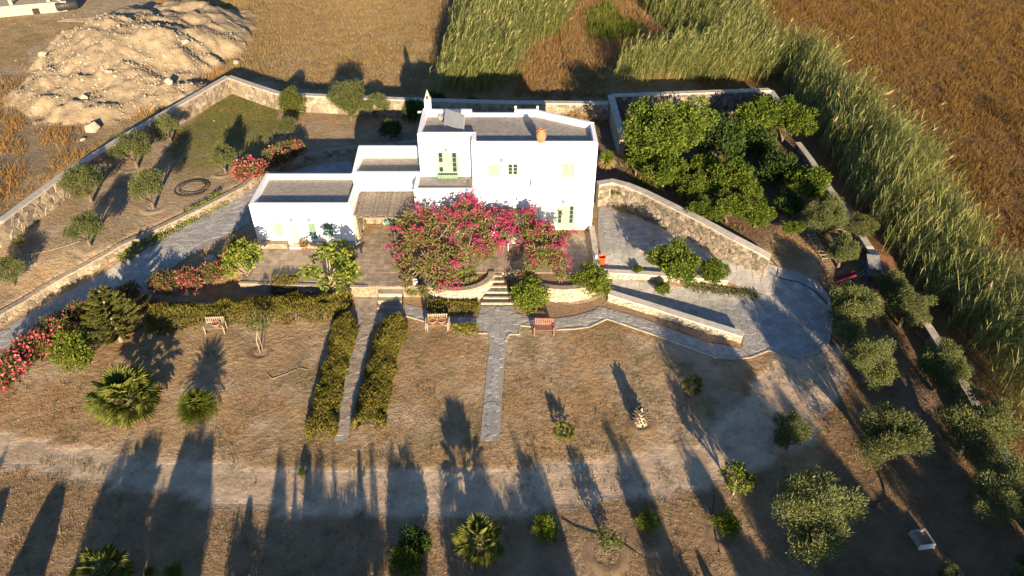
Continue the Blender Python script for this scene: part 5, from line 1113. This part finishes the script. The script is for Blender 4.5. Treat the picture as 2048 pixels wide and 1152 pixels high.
# ------------------------------------------------------------------ benches
def bench(label, px_, py_, rz, m, w=1.35, wheels=False):
    p = G(px_, py_); o = thing('garden_bench', label, 'bench', p, rz)
    for i in range(4): link('seat_slat', MB().box(-w / 2, w / 2, -.24 + i * .13, -.13 + i * .13, .42, .45).mesh('seat_slat', m), o)
    for i in range(9):
        x = -w / 2 + .07 + (w - .14) * i / 8; link('back_slat', MB().box(x - .035, x + .035, .30, .33, .46, 1.0).mesh('back_slat', m), o)
    for z in (.5, .84): link('back_rail', MB().box(-w / 2, w / 2, .335, .375, z, z + .08).mesh('back_rail', m), o)
    for s in (-1, 1):
        x = s * w / 2; link('armrest', MB().box(x - .04, x + .04, -.3, .38, .64, .69).mesh('armrest', m), o)
        for y in (-.25, .3): link('leg', MB().box(x - .035, x + .035, y - .035, y + .035, -.02, .638).mesh('leg', m), o)
        if wheels:
            wh = MB(); n = 18; r1_, r0_ = .46, .39
            for k in range(n):
                a, c = 2 * math.pi * k / n, 2 * math.pi * (k + 1) / n
                wh.bar((x + s * .09, math.cos(a) * .43, .45 + math.sin(a) * .43), (x + s * .09, math.cos(c) * .43, .45 + math.sin(c) * .43), .06, .06)
            for k in range(6):
                a = math.pi * k / 6; wh.bar((x + s * .09, math.cos(a) * .42, .45 + math.sin(a) * .42), (x + s * .09, -math.cos(a) * .42, .45 - math.sin(a) * .42), .035, .035)
            link('wheel', wh.mesh('wheel', m), o)
    return p
def pot(label, x, y, z, r=.2, plant_=False):
    o = thing('flower_pot', label, 'pot', (x, y, z)); link('pot_body', MB().lathe([(0, 0), (r * .65, 0), (r * .95, r * 1.0), (r * 1.08, r * 1.02), (r * 1.08, r * 1.25), (r * .92, r * 1.25), (r * .88, r * 1.0), (0, r * .98)], 16).mesh('pot_body', 'terracotta', True), o)
    link('soil', MB().lathe([(0, r * 1.1), (r * .88, r * 1.1)], 14).mesh('soil', 'soil'), o)
    if plant_:
        rng = np.random.default_rng(4); link('plant', npmesh('plant', *cloud(rng, [(0, 0, r * 1.9)], [r * 1.2], 160, .13, .07, .5), 'bush_leaf'), o); link('flowers', npmesh('flowers', *cloud(rng, [(0, 0, r * 2.1)], [r * 1.2], 50, .09, .08, .5), 'magenta_bract'), o)
p = bench('pale weathered wagon bench with two clay pots left of the steps', 876, 657, rad(2), 'pale_wood', 1.3, True)
pot('left clay pot on the wagon bench', p[0] - .3, p[1] - .02, p[2] + .452, .24); pot('right clay pot on the wagon bench', p[0] + .28, p[1] - .02, p[2] + .452, .24)
bench('empty red brown garden bench right of the steps', 1088, 666, rad(-2), 'red_wood', 1.25)
p = bench('pale garden bench set into the long rosemary hedge', 433, 663, rad(4), 'pale_wood', 1.2)
pot('clay pot lying on the hedge bench', p[0] + .15, p[1] - .02, p[2] + .452, .24)
x, z = PY(609, 492, 43.2); pot('red clay pot with a plant by the low wing door', x, 43.0, 0.002, .26, True)
# bucket, ladder, planter box, garden fort
p = G(1203, 528); o = thing('orange_bucket', 'bright orange bucket beside the terrace parapet', 'bucket', p)
link('bucket_body', MB().lathe([(0, .0), (.2, .0), (.26, .62), (.29, .64), (.27, .66), (.24, .62), (.19, .06), (0, .06)], 16).mesh('bucket_body', 'orange_plastic', True), o)
link('handle', MB().tube([(-.26, 0, .6), (-.2, 0, .86), (0, 0, .95), (.2, 0, .86), (.26, 0, .6)], .015, 5, False).mesh('handle', 'metal'), o)
a, c = Vector(G(1618, 478)) + Vector((0, 0, .5)), Vector(G(1652, 522)) + Vector((0, 0, .1)); o = thing('wooden_ladder', 'pale wooden ladder lying by the small olive tree', 'ladder', a); d = (c - a).normalized(); s = d.cross(Vector((0, 0, 1))).normalized() * .28
for q in (-1, 1): MB().bar(a + s * q, c + s * q, .07, .06).build('rail', 'pale_wood', o)
for i in range(8): MB().bar(a.lerp(c, (i + .5) / 8) - s, a.lerp(c, (i + .5) / 8) + s, .05, .05).build('rung', 'pale_wood', o)
a = Vector(G(1645, 480)) + Vector((0, 0, .8)); o = MB().tube([tuple(a), (a.x + 1.2, a.y + .25, a.z), (a.x + 2.0, a.y - .1, a.z - .3)], .04, 5).build('dead_branch', 'pale_wood'); tag(o, 'bare pale branch lying above the ladder', 'branch')
p = G(1842, 1082); o = thing('planter_box', 'open white concrete box with soil on the dark ground', 'planter box', p, rad(8))
for (x0, x1, y0, y1) in ((-.46, .46, -.52, -.44), (-.46, .46, .44, .52), (-.46, -.38, -.44, .44), (.38, .46, -.44, .44)): link('side', MB().box(x0 * .85, x1 * .85, y0 * .85, y1 * .85, -.05, .30).mesh('side', 'white_paint' if y1 < -.43 else 'mortar'), o)  # front side whitened and the others darkened: the sunlit front is in the colours
link('soil', MB().box(-.32, .32, -.37, .37, -.05, .16).mesh('soil', 'soil'), o)
p = G(1748, 560); o = thing('garden_fort', "child's wooden play fort with rusty sheet roof under the reeds", 'play fort', p, rad(-12)); o.scale = (.8, .8, .75)
for a_ in (-1, 1):
    for b_ in (-1, 1): link('post', MB().box(a_ * .85 - .05, a_ * .85 + .05, b_ * .6 - .05, b_ * .6 + .05, -.1, 1.9 + .15 * b_).mesh('post', 'blue_paint'), o)
link('floor', MB().box(-.8, .8, -.55, .55, .8, .86).mesh('floor', 'pale_wood'), o)
for k in range(4):
    x0 = -1.05 + k * .53; link('roof_sheet', MB().add([(x0, -.85, 1.80), (x0 + .52, -.85, 1.80), (x0 + .52, .85, 2.15), (x0, .85, 2.15), (x0, -.85, 1.83), (x0 + .52, -.85, 1.83), (x0 + .52, .85, 2.18), (x0, .85, 2.18)], [(0, 3, 2, 1), (4, 5, 6, 7), (0, 1, 5, 4), (1, 2, 6, 5), (2, 3, 7, 6), (3, 0, 4, 7)]).mesh('roof_sheet', 'sheet_metal' if k < 2 else 'rust'), o)
for q in (-1, 1): link('ladder_rail', MB().bar((-.95, q * .25, .85), (-1.6, q * .25, -.1), .06, .05).mesh('ladder_rail', 'sheet_metal'), o)
for k in range(4): link('ladder_rung', MB().bar((-1.08 - k * .14, -.25, .67 - k * .21), (-1.08 - k * .14, .25, .67 - k * .21), .05, .04).mesh('ladder_rung', 'sheet_metal'), o)
p = Vector(G(1672, 562)); q = Vector(G(1712, 548, .9)); o = thing('play_slide', 'dark red plastic slide left of the garden fort', 'slide', p); d = q - p; s = d.cross(Vector((0, 0, 1))).normalized() * .24; u_ = s.cross(d).normalized() * .14
MB().add([p - s, p + s, q + s, q - s, p - s - u_ * .2, p + s - u_ * .2, q + s - u_ * .2, q - s - u_ * .2], [(0, 3, 2, 1), (4, 5, 6, 7), (0, 1, 5, 4), (1, 2, 6, 5), (2, 3, 7, 6), (3, 0, 4, 7)]).build('slide_bed', 'red_plastic', o)
for k in (-1, 1): MB().bar(p + s * k * 1.08 + Vector((0, 0, .06)), q + s * k * 1.08 + Vector((0, 0, .06)), .05, .16).build('side_rail', 'red_plastic', o)
# hoses, logs, brush pile
def hose(name, label, pts, r=.035, m='hose', lift=.04, cat='hose'):
    P = GL(pts); q = [(p[0], p[1], p[2] + lift) for p in dense(P, .5)]; q = [(x, y, max(z, h1(x, y) + lift)) for x, y, z in q]; return tag(MB().tube(q, r, 5).build(name, m), label, cat)
hose('garden_hose', 'black hose from the curved wall end around the forecourt rim', [(1543, 520), (1556, 536), (1553, 552), (1562, 558), (1600, 566), (1632, 585), (1656, 610)], .05)
hose('garden_hose', 'black hose looping on the dark ground above the planter box', [(1752, 938), (1765, 965), (1771, 992), (1755, 1012), (1735, 1016), (1712, 1012)], .03)
hose('garden_hose', 'thin pale hose lying bent on the left lawn', [(540, 708), (545, 704), (535, 725), (532, 748), (545, 759), (575, 748), (600, 737), (615, 741)], .012, 'pale_hose')
hose('garden_hose', 'thin pale hose across the upper garden at the forked olive', [(-20, 520), (30, 515), (95, 503), (130, 494), (160, 483)], .018, 'pale_hose')
hose('garden_hose', 'thin dark hose between the two basins near the bottom', [(1122, 1038), (1150, 1055), (1200, 1072), (1250, 1092), (1290, 1118)], .025)
hose('garden_hose', 'thin dark hose running past the yellow green shrub', [(1428, 990), (1424, 1030), (1432, 1075), (1440, 1110)], .025)
c = G(385, 378); q = []
for i in range(160):
    a = i / 160 * 2 * math.pi * 4.2; r_ = 1.25 + .16 * math.sin(a * .73) - .05 * (i / 40); x, y = c[0] + r_ * math.cos(a) + .06 * math.sin(a * 1.7), c[1] + r_ * math.sin(a); q.append((x, y, h1(x, y) + .05 + .02 * (i // 40)))
tag(MB().tube(q, .022, 5).build('hose_coil', 'hose'), 'large coil of black irrigation hose on the upper garden grass', 'hose coil')
a = Vector(G(1268, 497)); tag(MB().tube([(a.x, a.y, a.z + .12), (a.x + .35, a.y - .35, a.z + .10), (a.x + .9, a.y - .55, a.z + .1), (a.x + 1.6, a.y - .45, a.z + .14), (a.x + 1.9, a.y + .1, a.z + .2)], [.12, .13, .12, .10, .07], 8).build('log', 'dead_wood', None, True), 'curved bare log lying on the courtyard paving', 'log')
a, c = Vector(G(1326, 442)), Vector(G(1300, 490)); tag(MB().tube([(a.x, a.y, a.z + .3), tuple(a.lerp(c, .5) + Vector((0, 0, .2))), (c.x, c.y, c.z + .08)], [.06, .05, .05], 6).build('pole', 'dead_wood'), 'long dark pole lying across the courtyard paving', 'pole')
c = G(1150, 240); o = thing('brush_pile', 'heap of dry cut branches against the rear wall behind the house', 'brush pile', c); rng = np.random.default_rng(2)
pos = rng.normal(0, 1, (1500, 3)) * [1.5, .7, .35] + [0, .3, .5]; pos[:, 2] = np.abs(pos[:, 2]) * (1 - np.clip(np.hypot(pos[:, 0] / 3.4, pos[:, 1] / 2), 0, .9))
link('dead_branches', npmesh('dead_branches', *leafquads(pos, unit(rng.normal(size=(1500, 3)) * [1, 1, .5]), .7, .06, rng), 'rust_weed'), o)['kind'] = 'stuff'
link('logs', MB().tube([(-1.5, 0, .2), (1.5, .4, .6)], .07, 6).tube([(-1, .6, .5), (1.2, -.2, .3)], .06, 6).mesh('logs', 'bark'), o)
for i in range(7):
    p = G(1200 + (i % 2), 212 + i * 5); tag(MB().bar((p[0] - .8, p[1], p[2] + .2 + .02 * i), (p[0] + .8, p[1] + .05, p[2] + .25), .12, .1).build('timber_plank', 'pale_wood'), 'plank of the stack lying by the orchard wall behind the house', 'plank', 'planks stacked behind the house')
p = PZ(1188, 520, .43); tag(MB().lathe([(.05, 0), (.07, .02), (.07, .26), (.05, .3), (0, .32)], 10, (5.9, 41.2, .425)).build('white_lantern', 'white_paint'), 'small white lantern on the terrace parapet', 'lantern')
# pebbles on the lawns and the track
mb = MB()
for i in range(1500):
    a, b_ = rng.uniform(0, 1700), rng.uniform(640, 1150); x, y, z = PZ(a, b_, LAWN); z = h1(x, y); s = .02 + .07 * R.random() ** 3
    mb.add([(x + c[0] * s * R.uniform(.8, 1.3), y + c[1] * s, z + c[2] * s * .7 + .01) for c in iv], jf)
tag(mb.build('pebbles', 'rock'), 'small pale pebbles strewn over the lawns and dirt track', 'pebbles', kind='stuff')
# watering basins dug round the young trees (low earth rims)
def basin(label, px_, py_, r, bc=(.25, .175, .11)):
    c = G(px_, py_); o = MB(); pr = []; n = 20; V = []
    for rr, z in ((r * 1.6, .0), (r * 1.25, .03), (r * 1.02, .035), (r * .72, .012)):
        for k in range(n):
            a = 2 * math.pi * k / n; x, y = c[0] + rr * math.cos(a) * R.uniform(.9, 1.1), c[1] + rr * math.sin(a) * R.uniform(.9, 1.1); V.append((x, y, h1(x, y) + z * (1.3 - .9 * math.sin(a)) * R.uniform(.6, 1.3) - .012))
    o.add(V, [(i * n + k, i * n + (k + 1) % n, (i + 1) * n + (k + 1) % n, (i + 1) * n + k) for i in range(3) for k in range(n)]); ob = o.build('earth_rim', 'soil', None, True); tag(ob, label, 'earth rim'); me = ob.data; me.materials.clear(); me.materials.append(gm)
    ca_ = me.color_attributes.new('Col', 'FLOAT_COLOR', 'POINT'); ca_.data.foreach_set('color', np.tile(np.array([*bc, 1.0], np.float32), len(V)))
for a in [('earth rim round the sparse grey shrub', 1214, 1108, .8), ('earth rim under the yellow green shrub', 1297, 1076, .75), ('earth rim under the shrub with the hose', 1450, 1070, .65), ('earth rim round the thin young tree', 521, 706, .55, (.24, .165, .105)), ('earth rim round the dry palm stump', 1282, 845, .6), ('earth rim at the bushy olive below the lawn', 264, 335, .75, (.34, .265, .18)), ('earth rim at the low spreading olive', 308, 414, .75, (.34, .265, .18)), ('earth rim at the forked olive', 180, 492, .7, (.34, .265, .18)), ('earth rim at the grey green olive', 445, 345, .7, (.30, .24, .15))]:
    basin(*a)

# ------------------------------------------------------------------ trees standing just outside the lower border (their shadows fall into the view)
PROTO_C = {}
def cyp(seed):
    rng = np.random.default_rng(seed); n = 2600; t = rng.random(n) ** .8; a = rng.uniform(0, 6.283, n); r_ = (.16 * np.sin(np.pi * np.clip(t * .9 + .08, 0, 1)) ** .6 + .01) * rng.uniform(.7, 1.1, n)
    p = np.stack([r_ * np.cos(a), r_ * np.sin(a), t * .97], 1); return npmesh('crown', *leafquads(p, unit(np.stack([np.cos(a) * .4, np.sin(a) * .4, np.ones(n)], 1)), .07, .035, rng), 'dark_leaf')
CYP = [cyp(i) for i in range(3)]; CT = MB().tube([(0, 0, -.05), (0, 0, .9)], [.03, .008], 6).mesh('trunk', 'bark')
TAN = math.tan(SUN_EL)
OUTL = 'tree standing outside the photo below its lower border, known only by its shadow'
def caster(tx, ty, kind, Yb, wpx):
    """tx, ty: pixel of the shadow tip; Yb: how far from the camera the tree stands"""
    p = G(tx, ty); L = (p[1] - Yb) / math.cos(SUN_AZ); x = p[0] + L * math.sin(SUN_AZ); g = h1(x, Yb); h = L * TAN + p[2] - g
    dpt = p[1] * cp + (CAMZ - p[2]) * sp; w = wpx * dpt / F
    if kind == 'cypress':
        o = thing('cypress', OUTL, 'tree', (x, Yb, g), R.uniform(0, 6), 'trees outside the lower border', (w * 3, w * 3, h)); link('trunk', CT, o); link('crown', R.choice(CYP), o)
    else:
        lst, k = PROTO[kind]; t, cr, f1, f2 = R.choice(lst); top = k + .82
        o = thing('grove_tree', OUTL, 'tree', (x, Yb, g), R.uniform(0, 6), 'trees outside the lower border', (w * .5, w * .5, h / top)); link('trunk', t, o); link('crown', cr, o)
for a in [(118, 975, 'cypress', 12, 52), (65, 1075, 'olive', 14, 45), (15, 880, 'olive', 10, 40), (8, 985, 'cypress', 13, 40), (255, 880, 'olive', 9, 60), (300, 868, 'thin', 8, 90), (310, 900, 'olive', 10, 60), (240, 985, 'olive', 13, 90), (330, 960, 'olive', 12, 70), (378, 878, 'cypress', 10, 44), (402, 876, 'olive', 9, 66), (418, 880, 'cypress', 9, 40), (415, 930, 'olive', 11, 60), (480, 1020, 'thin', 13, 40), (500, 1000, 'cypress', 13, 20), (558, 893, 'thin', 10, 16), (560, 930, 'olive', 10, 40), (594, 925, 'thin', 11, 18), (618, 912, 'cypress', 9, 18),
          (640, 928, 'olive', 11, 46), (668, 915, 'thin', 10, 16), (700, 940, 'thin', 10, 16), (718, 908, 'cypress', 9, 14), (742, 893, 'thin', 9, 22), (790, 885, 'olive', 9, 74), (800, 930, 'olive', 11, 74), (818, 905, 'thin', 10, 30), (600, 1000, 'olive', 14, 150), (700, 1005, 'olive', 14, 170), (520, 1050, 'olive', 15, 130), (640, 1080, 'olive', 15, 170), (880, 945, 'thin', 11, 50), (905, 930, 'thin', 12, 50), (955, 905, 'olive', 10, 80), (1000, 945, 'olive', 11, 100), (1030, 885, 'thin', 9, 26), (1066, 888, 'thin', 9, 26), (1060, 935, 'olive', 11, 80), (950, 1010, 'olive', 13, 130), (1030, 1020, 'olive', 13, 110), (1480, 1060, 'olive', 13, 80), (1345, 1090, 'thin', 14, 40), (1395, 1105, 'cypress', 15, 16),
          (1380, 715, 'olive_big', 7, 80), (1450, 722, 'olive_big', 6, 130), (1490, 790, 'olive_big', 8, 150), (1450, 860, 'olive_big', 9, 110), (1560, 860, 'olive_big', 9, 140), (1540, 760, 'olive_big', 7, 80), (1640, 905, 'olive_big', 10, 130), (1690, 790, 'olive_big', 9, 110), (1560, 940, 'olive_big', 11, 140), (1750, 990, 'olive_big', 12, 110), (1770, 800, 'olive_big', 9, 110), (1830, 890, 'olive_big', 11, 120), (1900, 950, 'olive_big', 12, 130), (1960, 1030, 'olive_big', 13, 120), (1700, 1080, 'olive_big', 14, 130), (1590, 1060, 'olive_big', 13, 110), (1820, 1070, 'olive_big', 13, 60), (1640, 640, 'olive_big', 5, 90), (1850, 770, 'olive_big', 8, 120), (1220, 868, 'thin', 8, 50), (1250, 900, 'olive', 10, 44), (1360, 868, 'thin', 7, 56), (1385, 920, 'olive', 10, 50)]:
    caster(*a)
